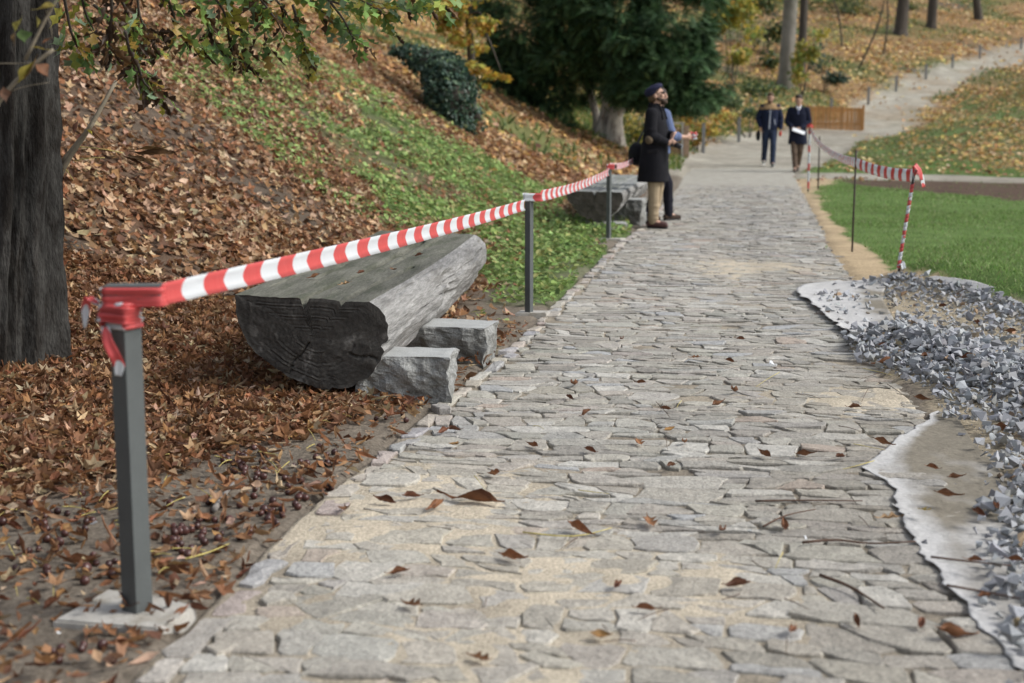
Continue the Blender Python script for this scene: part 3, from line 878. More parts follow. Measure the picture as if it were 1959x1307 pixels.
# ================================================================ white fabric sheets
m_fab = mat('geotextile', attr=True, rough=.95, var=.12, vs=9, bump=.5, bs=26, bdist=.02, fine=.12, fs=60, world=True, spec=.1)
def sheet(label, left, right, nv, nu, curl, zf=0.02, seed=0, dusty=.05, ray_=onz):
    left = np.asarray([tuple(ray_(*p))[:2] for p in left]); right = np.asarray([tuple(ray_(*p))[:2] for p in right])
    def res(pl):
        L = np.concatenate([[0], np.cumsum(np.linalg.norm(np.diff(pl, axis=0), axis=1))])
        t = np.linspace(0, L[-1], nv)
        return np.stack([np.interp(t, L, pl[:, 0]), np.interp(t, L, pl[:, 1])], 1)
    a, b = res(left), res(right)
    a = a + np.stack([(fbm(np.arange(nv) * .35, np.zeros(nv), 401 + seed) - .5) * .05 + rng.normal(0, .006, nv), np.zeros(nv)], 1)
    u = np.linspace(0, 1, nu)[None, :, None]
    P = a[:, None] * (1 - u) + b[:, None] * u
    X, Y = P[..., 0], P[..., 1]
    w = np.linspace(0, 1, nu)[None]
    Z = np.maximum(ZT(X, Y), 0) + zf + .010 * (fbm(X * 5, Y * 5, 411 + seed) - .35) + .012 * np.abs(fbm(X * 11 + Y * 5, Y * 4, 415 + seed) - .5) + curl * np.exp(-(w / .07) ** 2) * (fbm(Y * 4, X * 0, 421 + seed))
    V = np.stack([X, Y, Z], -1).reshape(-1, 3)
    ii = np.arange(nv * nu).reshape(nv, nu)
    Q = np.stack([ii[:-1, :-1], ii[:-1, 1:], ii[1:, 1:], ii[1:, :-1]], -1).reshape(-1, 4)
    dirt_ = np.clip((w - dusty + .35 * (fbm(X * 5, Y * 3.5, 433 + seed) - .5)) / .22, 0.22, 1) * np.clip((fbm(X * 3.1, Y * 2.2, 431 + seed) - .18) * 4, .45, 1) * np.interp(Y, [3.4, 4.3, 4.8], [.55, .8, 1.2])
    cf = lerp(np.ones(X.shape + (3,)) * np.array([.52, .52, .515]), np.array([.26, .243, .21]), dirt_)
    me = mesh_np('fabric_sheet', V, Q, cf.reshape(-1, 3), smooth=True)
    o = obj('fabric_sheet', me, m_fab)
    sm = o.modifiers.new('cloth', 'SOLIDIFY'); sm.thickness = .0015; sm.offset = 1
    tag(o, label, 'fabric')
    return o
sheet('dusty white fabric strip lying along the path edge in the right foreground',
      [(1795, 792), (1700, 855), (1655, 897), (1700, 925), (1722, 975), (1748, 1040), (1785, 1090), (1850, 1170), (1925, 1260), (2010, 1340)],
      [(1830, 800), (1860, 850), (1900, 890), (1950, 950), (2010, 1020), (2080, 1090), (2150, 1150), (2230, 1220), (2290, 1280), (2360, 1360)], 90, 60, .006, zf=.007)
sheet('white fabric edge showing at the far left of the crushed stone',
      [(1600, 545), (1540, 552), (1518, 562), (1545, 580), (1580, 610), (1612, 640), (1645, 662)],
      [(1700, 548), (1690, 565), (1690, 580), (1700, 600), (1715, 625), (1740, 650), (1760, 680)], 60, 34, .018, seed=3, dusty=.6)
sheet('small white fabric flap between the stone heap and the lawn',
      [(1768, 536), (1795, 541), (1830, 548), (1860, 557)], [(1790, 531), (1825, 535), (1860, 542), (1905, 554)], 24, 12, .0, zf=.012, seed=6, ray_=hit, dusty=2)

# ================================================================ crushed stone
m_grv = mat('crushed_stone_face', attr=True, var=.18, vs=30, bump=0, spec=.12, rough=.92, fine=.15, fs=180, bdist=.004)
def hull_template(n, flat):
    bm = bmesh.new()
    for _ in range(n):
        v = Vector(rng.normal(0, 1, 3)); v.normalize()
        v = Vector([math.copysign(abs(c) ** .45, c) for c in v]) * random.uniform(.55, .85)
        bm.verts.new((v.x * .5, v.y * .5 * random.uniform(.7, 1), v.z * .5 * flat))
    bmesh.ops.convex_hull(bm, input=bm.verts)
    bmesh.ops.delete(bm, geom=[v for v in bm.verts if not v.link_faces], context='VERTS')
    bmesh.ops.triangulate(bm, faces=bm.faces)
    bm.verts.ensure_lookup_table()
    V = np.array([v.co[:] for v in bm.verts]); T = np.array([[v.index for v in f.verts] for f in bm.faces])
    bm.free()
    return V, T
HT = [hull_template(6 + k % 2, .5 + .06 * k) for k in range(7)]
PAL_G = [(.34, .354, .372), (.30, .312, .328), (.37, .384, .40), (.32, .33, .344), (.26, .268, .28), (.40, .413, .424), (.34, .335, .32)]
N = 130000
gx, gy = rng.uniform(1.2, 6.2, N), rng.uniform(3.2, 12.8, N)
dA, dB = dist_poly(gx, gy, RIDGE_A), dist_poly(gx, gy, RIDGE_B)
ing = inpoly(gx + (fbm(gx, gy, 51) - .5) * .1, gy, GRAVEL)
dn = np.clip(1.3 * np.exp(-(dA / .38) ** 2) + 1.3 * np.exp(-(dB / .46) ** 2) + .03 + .22 * np.clip((fbm(gx * 1.3, gy * 1.3, 55) - .5) * 4, 0, 1), 0, 1) * ing
# stones spilt over the foreground fabric, and the strip at the right frame edge
edge = onz(1960, 960)
LX = np.interp(gy, [3.3, 3.85, 4.8, 5.4, 6.4], [1.20, 1.30, 1.60, 1.84, 2.12])
loose = (gy < 6.4) & (gx > LX)
dn = np.maximum(dn, loose * (.05 + .42 * np.clip((gx - LX - .02) / .16, 0, 1)))
inview = np.abs(gx) < .46 * gy + .3
keep = (rng.random(N) < dn * 1.0) & inview
gx, gy = gx[keep], gy[keep]
ng = len(gx)
size = np.clip(rng.lognormal(math.log(.050), .34, ng), .020, .10)
gz = np.maximum(ZT(gx, gy), .0) + size * rng.uniform(.05, .55, ng) + .018 * ((gy < 6.4) & (gx < 2.2))
order = np.argsort(-(size / np.hypot(gx, gy)) * (np.abs(gx) < .37 * gy))
cols = pick(PAL_G, ng, .08, .012)
brown = rng.random(ng) < .03
cols[brown] = pick([(.30, .22, .15)], brown.sum())
Rg = np.stack([np.array(Euler((rng.normal(0, .4) + math.pi * (rng.random() < .5), rng.normal(0, .4), rng.uniform(-3.1, 3.1))).to_matrix()) for _ in range(ng)])
Rg[:, :, :] = np.einsum('nij->nij', Rg)
IND = 190
parts = []
for k, (tv, tf) in enumerate(HT):
    sel = np.array([i for i in order[IND:] if i % len(HT) == k])
    parts.append(scat(tv, tf, np.stack([gx, gy, gz], 1)[sel], Rg[sel], size[sel], cols[sel]))
fx, fy = rng.uniform(1.2, 6.2, 90000), rng.uniform(3.2, 12.8, 90000)
fk = (rng.random(90000) < .7 * np.clip(np.exp(-(dist_poly(fx, fy, RIDGE_A) / .5) ** 2) + np.exp(-(dist_poly(fx, fy, RIDGE_B) / .6) ** 2) + .08, 0, 1)) & inpoly(fx, fy, GRAVEL) & (np.abs(fx) < .46 * fy + .3)
fx, fy = fx[fk], fy[fk]; nf_ = len(fx)
fsz = rng.uniform(.010, .024, nf_)
parts.append(scat(*HT[0], np.stack([fx, fy, np.maximum(ZT(fx, fy), 0) + fsz * .2], 1), frames(rng.normal(0, .5, (nf_, 3)) + np.array([0, 0, 1.]), rng.uniform(0, 6.28, nf_)), fsz, pick(PAL_G + [(.30, .26, .2)], nf_, .15, .015)))
V, T, C = join(parts)
tag(obj('crushed_stone', mesh_np('crushed_stone', V, T, C), m_grv), 'heaps of blue grey crushed stone beside the path', kind='stuff')
protos = []
for k in range(14):
    tv, tf = HT[k % len(HT)]
    me = mesh_np('crushed_stone_piece', tv, tf, np.tile(pick(PAL_G, 1, .12, .012)[0], (len(tv), 1)))
    me.materials.append(m_grv)
    protos.append(me)
def stone_piece(p, s, R, label, group, k=None):
    o = bpy.data.objects.new('crushed_stone_piece', protos[random.randrange(14) if k is None else k])
    o.location = p; o.scale = (s, s, s); o.rotation_euler = Matrix(R.tolist()).to_euler() if not isinstance(R, Euler) else R
    link(o)
    return tag(o, label, 'stone', group)
for i in order[:IND]:
    stone_piece((gx[i], gy[i], gz[i]), float(size[i]), Rg[i], 'angular blue grey stone in the crushed stone at the right', 'crushed stones in the foreground')
def rE(): return Euler((random.uniform(0, 6), random.uniform(0, 6), random.uniform(0, 6)))
lo = [((1475, 713), .10, 'lone whitish stone lying in the middle of the path'), ((1532, 755), .035, 'small grey stone on the path right of the whitish stone'),
      ((1535, 1040), .045, 'pale grey stone on the path next to a dry leaf'), ((1434, 1030), .045, 'dark grey stone alone on the path by the leaning twigs'),
      ((1766, 1045), .055, 'dark stone on the white fabric edge beside the twig'), ((1705, 972), .035, 'grey stone touching the outer edge of the fabric'),
      ((1738, 990), .03, 'dark stone beside the yellow leaf on the fabric'), ((1825, 930), .03, 'small flat grey stone in the middle of the dusty fabric'),
      ((172, 1008), .06, 'pale rounded stone among chestnuts left of the nearest post'), ((115, 1215), .03, 'little pale stone by the pad corner of the nearest post')]
wm = mesh_np('loose_stone', HT[2][0], HT[2][1], np.tile((.62, .64, .66), (len(HT[2][0]), 1))); wm.materials.append(m_grv)
for (px, py), s, lb in lo:
    o = stone_piece(tuple(onz(px, py) + Vector((0, 0, s * .3))), s, rE(), lb, None)
    o.name = 'loose_stone'
    if 'whitish' in lb or 'pale' in lb: o.data = wm

# ================================================================ leaves
m_leaf = mat('dry_leaf', attr=True, var=.22, vs=40, bump=.25, bs=60, trans=.22, rough=.65, spec=.25, world=True)
m_leafo = mat('dry_leaf_single', attr=True, var=.25, vs=45, bump=.4, bs=70, trans=.15, rough=.6, spec=.3, objvar=.3, bdist=.004)
def leaf_grid(nu, nv, L, W, roll, bend, cup=0.0, wav=0.0, kind='chestnut', seed=0):
    r = np.random.default_rng(seed)
    u = np.linspace(0, 1, nu); v = np.linspace(-1, 1, nv)
    U, Vv = np.meshgrid(u, v, indexing='ij')
    if kind == 'chestnut': w = W * np.clip(np.sin(np.pi * np.clip(U, .02, .985) ** 1.35), .06, 1)
    elif kind == 'oval': w = W * np.clip(np.sin(np.pi * np.clip(U, .03, .97) ** .85), .08, 1)
    else: w = W * np.clip(np.sin(np.pi * np.clip(U, .04, .96)) * (.80 + .30 * np.cos(U * 19)), .06, 1)
    s = w * Vv
    th = roll * Vv * (w / W)
    x = np.where(abs(roll) > .05, w / max(abs(roll), .05) * np.sin(th), s)
    z = w / max(abs(roll), .05) * (1 - np.cos(th)) * (1 if abs(roll) > .05 else 0)
    y = (U - .5) * L
    a = bend * (U - .5)
    yb = L / max(abs(bend), .05) * np.sin(a) if abs(bend) > .05 else y
    z = z + (L / max(abs(bend), .05) * (1 - np.cos(a)) if abs(bend) > .05 else 0)
    z = z + wav * L * (r.random(U.shape) - .5) + .02 * L * np.sin(U * 9 + seed) * np.abs(Vv)
    P = np.stack([x, yb, z], -1).reshape(-1, 3)
    ii = np.arange(nu * nv).reshape(nu, nv)
    q = np.stack([ii[:-1, :-1], ii[:-1, 1:], ii[1:, 1:], ii[1:, :-1]], -1).reshape(-1, 4)
    return P, np.concatenate([q[:, :3], q[:, [0, 2, 3]]])
def star_leaf(n=5, curl=.3, seed=0):
    r = np.random.default_rng(seed)
    pts = [(0, 0, 0)]
    for k in range(2 * n):
        a = -math.pi / 2 + (k + .5) / (2 * n) * 2 * math.pi
        rr = (.5 if k % 2 == 0 else .24) * r.uniform(.85, 1.15)
        pts.append((rr * math.cos(a), rr * math.sin(a), curl * rr * rr * 2 + r.normal(0, .05)))
    return np.array(pts), np.array([[0, 1 + k, 1 + (k + 1) % (2 * n)] for k in range(2 * n)])
LT_NEAR = [leaf_grid(4, 3, 1.0, .26, 1.1, .4, wav=.12, seed=1), leaf_grid(4, 3, .9, .30, -1.3, -.5, wav=.15, seed=2, kind='oval'), leaf_grid(4, 3, 1.1, .17, 2.2, .5, wav=.08, seed=3), star_leaf(5, .6, 4), leaf_grid(4, 3, 1.0, .24, 1.6, -.6, wav=.14, seed=5), leaf_grid(4, 3, .8, .33, .9, -1.2, wav=.18, kind='oval', seed=6), leaf_grid(4, 3, 1.2, .12, 1.2, .6, wav=.1, seed=11)]
LT_MID = [leaf_grid(3, 2, 1.0, .28, 0, .9, wav=.2, seed=7), leaf_grid(3, 2, .9, .34, 0, -.9, wav=.25, kind='oval', seed=8), star_leaf(4, .4, 9)]
LT_FAR = [(np.array([(-.4, -.4, 0), (.45, -.3, .1), (.35, .45, -.05), (-.35, .4, .12)]), np.array([[0, 1, 2], [0, 2, 3]])), (np.array([(0, -.5, 0), (.4, 0, .15), (0, .55, 0), (-.38, .05, .12)]), np.array([[0, 1, 2], [0, 2, 3]]))]
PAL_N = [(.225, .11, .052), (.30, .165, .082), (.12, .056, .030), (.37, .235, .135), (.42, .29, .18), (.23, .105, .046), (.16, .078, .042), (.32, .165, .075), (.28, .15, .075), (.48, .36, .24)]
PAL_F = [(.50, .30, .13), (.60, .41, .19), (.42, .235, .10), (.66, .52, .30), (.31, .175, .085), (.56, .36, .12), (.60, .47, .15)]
def density_sample(n, xlo, xhi, ylo, yhi, wfun):
    y = rng.uniform(ylo, yhi, n); x = rng.uniform(0, 1, n)
    a = np.asarray(xlo(y)); b = np.asarray(xhi(y))
    x = a + (b - a) * x
    # thin by strip width so density stays even
    k = rng.random(n) < wfun(x, y) * (b - a) / np.max(b - a)
    return x[k], y[k]
def litter(x, y, lo, hi, templates, pal, tilt, lift, smin=.06, smax=.12):
    n = len(x)
    nrm = norm_at(x, y)
    nn = nrm + rng.normal(0, tilt, (n, 3)); nn[:, 2] = np.abs(nn[:, 2]) + .1
    R = frames(nn, rng.uniform(0, 6.28, n))
    s = rng.uniform(smin, smax, n)
    z = np.maximum(ZT(x, y), -.02) + rng.uniform(lo, hi, n)
    pos = np.stack([x, y, z], 1)
    c = pick(pal, n)
    out = []
    for k, (tv, tf) in enumerate(templates):
        m = np.arange(n) % len(templates) == k
        out.append(scat(tv, tf, pos[m], R[m], s[m], c[m]))
    return out
L1 = []
def w_near(x, y):
    z = zones(x, y)
    s = z['s']
    cover = .06 + .94 * litter_cover(x, y)
    cover = cover * (1 - .80 * z['dense']) * (1 - .55 * z['sparse'] * np.clip((fbm(x * 1.1, y * 1.1, 71) - .38) * 5, 0, 1))
    bare = bare_soil(x, y)
    return np.clip(cover * (1 - .75 * bare), 0.0, 1) * (x < XL(y) - .02)
x, y = density_sample(115000, lambda y: -.47 * y - .6, lambda y: XL(y), 2.9, 9.5, w_near)
L1 += litter(x, y, -.005, .055, LT_NEAR, PAL_N + [(.19, .09, .045), (.25, .125, .06), (.14, .065, .033)], .55, 0, .04, .092)
x, y = density_sample(46000, lambda y: -.47 * y - .6, lambda y: XL(y), 2.9, 9.5, lambda x, y: np.clip(w_near(x, y) + .12, 0, 1) * (x < XL(y) - .04))
L1 += litter(x, y, .0, .05, LT_FAR, PAL_N + [(.12, .06, .035), (.2, .12, .07)], .5, 0, .012, .04)
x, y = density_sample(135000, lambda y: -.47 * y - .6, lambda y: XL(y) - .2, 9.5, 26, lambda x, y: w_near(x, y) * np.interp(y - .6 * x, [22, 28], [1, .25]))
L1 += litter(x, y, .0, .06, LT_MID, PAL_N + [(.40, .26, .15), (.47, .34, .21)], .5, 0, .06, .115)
def w_far(x, y):
    z = zones(x, y)
    bankish = np.clip(z['bank'] + (y > 53) * (1 - z['right']), 0, 1)
    w = bankish * np.interp(fbm(x * .35, y * .35, 515), [.35, .6], [1, .25]) * (1 - .6 * np.clip((fbm(x * .28, y * .28, 91) - .47) * 6, 0, 1)) * (1 - .8 * z['dense']) * (1 - .4 * z['sparse'])
    w = np.maximum(w, z['meadow'] * np.clip((fbm(x * .4, y * .4, 81) - .34) * 4, .10, 1) * .42)
    w = np.maximum(w, .10 * z['right'] * (y > 30))
    hill = (y > 50) & (x > 14)
    return np.clip(w * (1 - z['dirt'] * np.where(y > 58, .93, .96)), 0, 1) * np.interp(y - .6 * x, [18, 24], [0, 1]) * np.interp(y, [24, 50, 110], [1, 1, .5])
def xlo(y): return -.36 * y - 1.5
def xhi(y): return .40 * y + 2
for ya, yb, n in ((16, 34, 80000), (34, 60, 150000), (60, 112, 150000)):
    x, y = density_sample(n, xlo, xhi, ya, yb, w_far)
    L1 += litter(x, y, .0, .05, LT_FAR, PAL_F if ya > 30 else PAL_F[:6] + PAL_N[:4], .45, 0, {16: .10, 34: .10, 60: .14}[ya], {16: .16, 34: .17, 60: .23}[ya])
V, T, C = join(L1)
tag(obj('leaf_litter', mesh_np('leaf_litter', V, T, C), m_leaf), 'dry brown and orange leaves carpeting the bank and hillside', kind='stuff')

# single leaves one can point at
def leaf_mesh(k, L, W, roll, bend, kind, colr):
    P, T = leaf_grid(9, 5, L, W, roll, bend, wav=.05, kind=kind, seed=40 + k)
    n = len(P)
    edge = np.abs(np.tile(np.linspace(-1, 1, 5), 9))
    C = np.asarray(colr)[None] * (1.1 - .35 * edge[:, None] + rng.normal(0, .1, (n, 1)))
    # stalk
    V2, Q2 = tube([(0, -L * .5, P[2, 2]), (0.01, -L * .62, P[2, 2] + .01), (.0, -L * .75, P[2, 2])], [.0016, .0014, .0012], 4, close=False)
    V = np.concatenate([P, V2]); T = np.concatenate([T, quads_to_tris(Q2) + n])
    C = np.concatenate([C, np.tile((.25, .15, .06), (len(V2), 1))])
    me = mesh_np('fallen_leaf', V, T, np.clip(C, .01, 1), smooth=True)
    me.materials.append(m_leafo)
    return me
LM = [leaf_mesh(0, .16, .030, 2.2, .5, 'chestnut', (.20, .085, .04)), leaf_mesh(1, .09, .028, 2.5, -.9, 'chestnut', (.19, .08, .037)), leaf_mesh(2, .10, .032, 1.2, .8, 'lobed', (.25, .12, .055)),
      leaf_mesh(3, .085, .03, -2.4, -1.0, 'oval', (.16, .065, .035)), leaf_mesh(4, .11, .036, 2.5, .9, 'chestnut', (.22, .10, .048)), leaf_mesh(5, .08, .03, .9, 1.1, 'oval', (.36, .20, .07)), leaf_mesh(6, .09, .035, .8, .6, 'lobed', (.42, .31, .06)),
      leaf_mesh(7, .10, .038, 1.0, -.7, 'lobed', (.40, .26, .14))]
def leaf(px, py, k, s=1.0, rz=None, label=None, group=None, z=None, tilt=.25):
    p = hit(px, py) if z is None else onz(px, py, z)
    o = bpy.data.objects.new('fallen_leaf', LM[k])
    p.z = max(p.z, .004 if z is None else p.z)
    o.location = p + Vector((0, 0, .012))
    o.rotation_euler = (random.uniform(-tilt, tilt), random.uniform(-tilt, tilt), random.uniform(0, 6.28) if rz is None else rz)
    o.scale = (s, s, s)
    link(o)
    return tag(o, label, 'leaf', group)
SG, SL = 'small curled leaves scattered on the stone path', 'small curled brown leaf lying on the cobbled path'
NAMED = {(945, 916): 'arched brown leaf on the path just beyond the long curled leaf', (660, 984): 'crumpled leaf against the left edging stones, level with the long curled leaf', (788, 1172): 'dark rolled leaf on the path right of the nearest post foot',
         (984, 1082): 'small leaf bent double in the centre of the near path', (1182, 1132): 'dark leaf with a long stalk in the lower middle of the path', (1150, 1228): 'flat rust leaf near the bottom middle of the path', (918, 1272): 'rust leaf at the bottom edge of the path, lowest of all',
         (1112, 1027): 'brown rolled leaf in mid path beside a fine tan stalk', (1500, 1016): 'upright tan leaf beside the pale grey stone on the path', (1382, 1025): 'reddish flat leaf left of the dark grey stone on the path', (1632, 788): 'dark red leaf on the path left of the crushed stone corner', (1690, 858): 'dark leaf on the path just above the fabric corner',
         (832, 982): 'curled scrap directly under the long curled leaf', (760, 1108): 'twisted brown leaf on the path between edging and centre, near the post'}
leaf(900, 966, 0, 1.75, math.radians(-115), 'long curled brown leaf lying on pale sandy stones, largest on the path')
for px, py in [(945, 916), (660, 984), (788, 1172), (984, 1082), (1182, 1132), (1150, 1228), (918, 1272), (1112, 1027), (1222, 855), (1130, 872), (1285, 901), (1018, 862), (832, 982), (848, 834), (735, 968), (790, 960), (760, 1108), (1238, 1178), (1243, 1010), (1500, 1016), (1382, 1025), (1406, 755), (1397, 698), (1632, 788), (1690, 858), (1608, 884), (1542, 880), (1462, 878), (1275, 790), (1100, 742), (1090, 770), (1310, 855), (1408, 1135), (1516, 1220), (1190, 655), (1375, 780), (1280, 830), (870, 830), (700, 850), (935, 705), (1640, 1205), (870, 858), (1415, 655), (1225, 740), (1330, 690), (1120, 800)]:
    own = NAMED.get((px, py))
    leaf(px, py, random.choice([1, 1, 2, 3, 4, 4, 5]), random.uniform(.8, 1.2), None, own or SL, None if own else SG)
leaf(1830, 1228, 4, 1.3, 1.9, 'crumpled dark leaf near the fabric at the lower right corner')
leaf(1762, 1208, 3, .9, None, 'dark curled leaf left of the crumpled leaf at the lower right corner')
leaf(1768, 982, 6, .8, .4, 'bright yellow leaf on the white fabric edge', z=.035)
leaf(1700, 998, 7, 1.0, 1.4, 'pale tan leaf straddling the outer edge of the fabric', z=.03)
leaf(1873, 990, 3, .9, .4, 'brown leaf on the dusty middle of the fabric', z=.05)
for px, py in [(1785, 902), (1830, 920), (1815, 955), (1905, 975), (1862, 1080), (1880, 1150), (1940, 1080)]:
    leaf(px, py, random.choice([1, 3, 4]), random.uniform(.6, 1), None, 'small dark leaf scrap on the foreground fabric strip', 'leaf scraps on the foreground fabric', z=.045)
for px, py in [(1805, 655), (1690, 665), (1760, 672), (1805, 590), (1870, 625), (1930, 640), (1775, 690), (1830, 735), (1920, 830), (1850, 690), (1765, 770), (1690, 700)]:
    leaf(px, py, random.choice([1, 3, 4, 5]), random.uniform(.9, 1.4), None, 'brown leaf caught among the crushed stone', 'brown leaves in the crushed stone')
leaf(345, 1108, 4, 1.25, 1.2, 'rolled brown leaf on bare soil just right of the nearest post')
leaf(430, 1105, 2, .8, None, 'small crumpled leaf on soil by the reddish edging stone')
leaf(160, 1085, 4, 1.2, 1.5, 'long rolled leaf on the soil left of the nearest post')
leaf(355, 905, 7, 1.1, .4, 'pale yellow star of leaf standing up in the litter right of the near post')
leaf(648, 890, 2, 1.2, 1.2, 'ragged rust coloured leaf on bare soil left of the path edge')
leaf(690, 850, 0, .7, 1.5, 'dark ribbed leaf on soil under the granite block')
leaf(770, 777, 0, .95, 1.35, 'ribbed reddish leaf leaning on the foot of the nearest granite block')
for px, py in [(380, 1180), (365, 1160)]:
    leaf(px, py, 3, .9, 1.5, 'dark little leaf on the concrete by the nearest post', 'leaves on the pad of the nearest post')
for k in range(150):
    px, py = random.uniform(0, 700), random.uniform(700, 1290)
    q = hit(px, py)
    if q.x > XL(q.y) - .06 or (q - P1).length < .1: continue
    leaf(px, py, random.choice([0, 1, 2, 3, 4, 5, 7]), random.uniform(.55, .95), None, 'crisp brown leaf in the loose litter of the left foreground', 'brown leaves of the left foreground litter', tilt=.6)
for (px, py), k, lb in [((660, 548), 7, 'curled tan leaf on the flat top of the near log'), ((690, 527), 3, 'dark crumbled leaf bit on the near log top, behind the tan leaf'), ((752, 520), 2, 'tiny reddish leaf on the near log top close to its edge'), ((600, 535), 4, 'dark leaf wedged in the crack at the near log end'), ((800, 493), 3, 'small dark leaf far along the top of the near log')]:
    leaf(px, py, k, .8, None, lb, z=.525)

# ================================================================ chestnuts, twigs, straws
m_nut = mat('chestnut_shell', (.060, .022, .018), rough=.32, var=.3, vs=30, bump=.05, spec=.5, objvar=.4, c2=(.16, .09, .06), c2s=30, c2t=(.62, .68))
bm = bmesh.new(); bmesh.ops.create_icosphere(bm, subdivisions=2, radius=.5)
for v in bm.verts:
    v.co.z *= .86
    if v.co.z < -.3: v.co.z = -.3 + (v.co.z + .3) * .3
for f in bm.faces: f.smooth = True
nut = bpy.data.meshes.new('chestnut'); bm.to_mesh(nut); bm.free(); nut.materials.append(m_nut)
cl = [(470, 900, 60, 35, 30), (520, 985, 90, 35, 22), (400, 1010, 60, 40, 30), (560, 920, 70, 40, 18), (340, 1030, 50, 25, 10), (130, 1000, 110, 30, 22), (150, 1090, 120, 30, 12), (640, 950, 30, 20, 4), (610, 870, 60, 20, 7), (760, 800, 60, 10, 4), (60, 1060, 50, 30, 6), (140, 1260, 60, 20, 8)]
for cx, cy, sx, sy, n in cl:
    for _ in range(n):
        px, py = random.gauss(cx, sx * .55), random.gauss(cy, sy * .6)
        q = hit(max(px, -40), py)
        if q.x > XL(q.y) - .03: continue
        s = random.uniform(.022, .034)
        o = bpy.data.objects.new('chestnut', nut)
        o.location = (q.x, q.y, q.z + s * .42); o.scale = (s, s, s); o.rotation_euler = rE(); link(o)
        tag(o, 'glossy dark horse chestnut on the ground left of the path', 'chestnut', 'horse chestnuts on the soil by the near post')
m_twig = mat('twig_wood', (.10, .062, .045), rough=.85, var=.3, vs=40)
m_straw = mat('pale_stalk', (.50, .42, .14), rough=.7, var=.2, vs=30)
def twig(pxs, r, label, m=m_twig, name='twig', cat='twig', group=None, lift=.012, zz=None):
    pts = [(hit(*p) if zz is None else onz(*p, zz)) + Vector((0, 0, lift + random.uniform(0, .012))) for p in pxs]
    for p in pts: p.z = max(p.z, lift)
    V, Q = tube(pts, np.linspace(r, r * .5, len(pts)), 5, vsub=3)
    return tag(obj(name, mesh_np(name, V, quads_to_tris(Q), smooth=True), m), label, cat, group)
twig([(1535, 1050), (1600, 1042), (1660, 1050), (1752, 1051)], .005, 'long reddish twig reaching from the path onto the fabric edge')
twig([(1568, 1118), (1620, 1132), (1655, 1150), (1690, 1180)], .006, 'dark bent twig on the path at the lower right')
twig([(1460, 1015), (1500, 996), (1560, 985)], .004, 'thin twig on the path just above the dark grey stone')
twig([(1445, 968), (1520, 967), (1650, 966)], .004, 'straight thin twig on the path left of the fabric')
twig([(1000, 1028), (1100, 1040), (1170, 1020)], .0028, 'fine tan stalk across the sandy stones in mid path', m_straw)
twig([(1780, 1075), (1850, 1082), (1935, 1090)], .004, 'thin stalk lying over the fabric toward the stones', zz=.05)
twig([(1810, 1135), (1880, 1140), (1950, 1160)], .004, 'second thin stalk over the fabric, nearer the camera', zz=.05)
twig([(410, 985), (430, 955), (455, 925)], .012, 'short grey stick lying among the chestnuts', mat('grey_stick', (.22, .20, .18), var=.3, vs=30))
twig([(355, 1085), (400, 1070), (440, 1056)], .0035, 'yellow leaf stalk on the soil right of the nearest post', m_straw, lift=.02)
twig([(318, 1062), (360, 1064), (395, 1072)], .003, 'second yellow stalk crossing the first beside the nearest post', m_straw, lift=.02)
for k in range(60):
    px, py = random.uniform(0, 640), random.uniform(760, 1180)
    a_ = random.uniform(0, 3.14); L_ = random.uniform(18, 50)
    q = hit(px, py)
    if q.x > XL(q.y) - .2: continue
    twig([(px, py), (px + L_ * .5 * math.cos(a_), py + L_ * .25 * math.sin(a_) - 3), (px + L_ * math.cos(a_), py + L_ * .5 * math.sin(a_))], .0022, 'pale leaf stalk lying in the left foreground litter', m_straw, 'leaf_stalk', 'stalk', 'pale stalks in the left litter', lift=.035)
for k in range(26):
    px, py = random.uniform(900, 1700), random.uniform(700, 1250)
    a_ = random.uniform(0, 3.14); L_ = random.uniform(20, 70)
    twig([(px, py), (px + L_ * .5 * math.cos(a_), py + L_ * .25 * math.sin(a_)), (px + L_ * math.cos(a_), py + L_ * .45 * math.sin(a_) + 4)], .0018, 'fine twig or stalk lying loose on the stone path', m_twig if k % 3 else m_straw, 'fine_twig', 'twig', 'fine twigs on the stone path', zz=.008)

# ================================================================ lawn and green ground cover
m_grass = mat('grass_blade', attr=True, var=.2, vs=3, trans=.3, rough=.6, spec=.25, bump=0, world=True)
def blades(x, y, h0, h1, w, pal):
    n = len(x)
    yaw = rng.uniform(0, 6.28, n); h = rng.uniform(h0, h1, n); lean = rng.normal(0, .45, (n, 2)) * h[:, None]
    z = ZT(x, y) - .005
    dx, dy = np.cos(yaw) * w / 2, np.sin(yaw) * w / 2
    V = np.stack([np.stack([x - dx, y - dy, z], 1), np.stack([x + dx, y + dy, z], 1), np.stack([x + lean[:, 0] * .4 + dx * .6, y + lean[:, 1] * .4 + dy * .6, z + h * .6], 1), np.stack([x + lean[:, 0], y + lean[:, 1], z + h], 1)], 1).reshape(-1, 3)
    b = np.arange(n) * 4
    T = np.concatenate([np.stack([b, b + 1, b + 2], 1), np.stack([b, b + 2, b + 3], 1)])
    C = np.repeat(pick(pal, n, .2), 4, axis=0)
    return V, T, C
PAL_GR = [(.17, .29, .075), (.21, .34, .10), (.12, .21, .055), (.26, .36, .13), (.29, .32, .16)]
def w_lawn(x, y):
    z = zones(x, y)
    return np.clip(z['right'] * (1 - z['sand']) * (1 - z['dark'] * .95) * (1 - z['gravel']) * (1 - z['meadow'] * .5) * np.interp(fbm(x * .7, y * .7, 601), [.34, .52], [.12, 1]), 0, 1)
gp = []
x, y = density_sample(170000, lambda y: XR(y), lambda y: .42 * y + 1.5, 7, 22, w_lawn)
gp.append(blades(x, y, .015, .048, .008, PAL_GR))
x, y = density_sample(110000, lambda y: XR(y), lambda y: .40 * y + 1, 22, 36, w_lawn)
gp.append(blades(x, y, .02, .055, .014, PAL_GR))
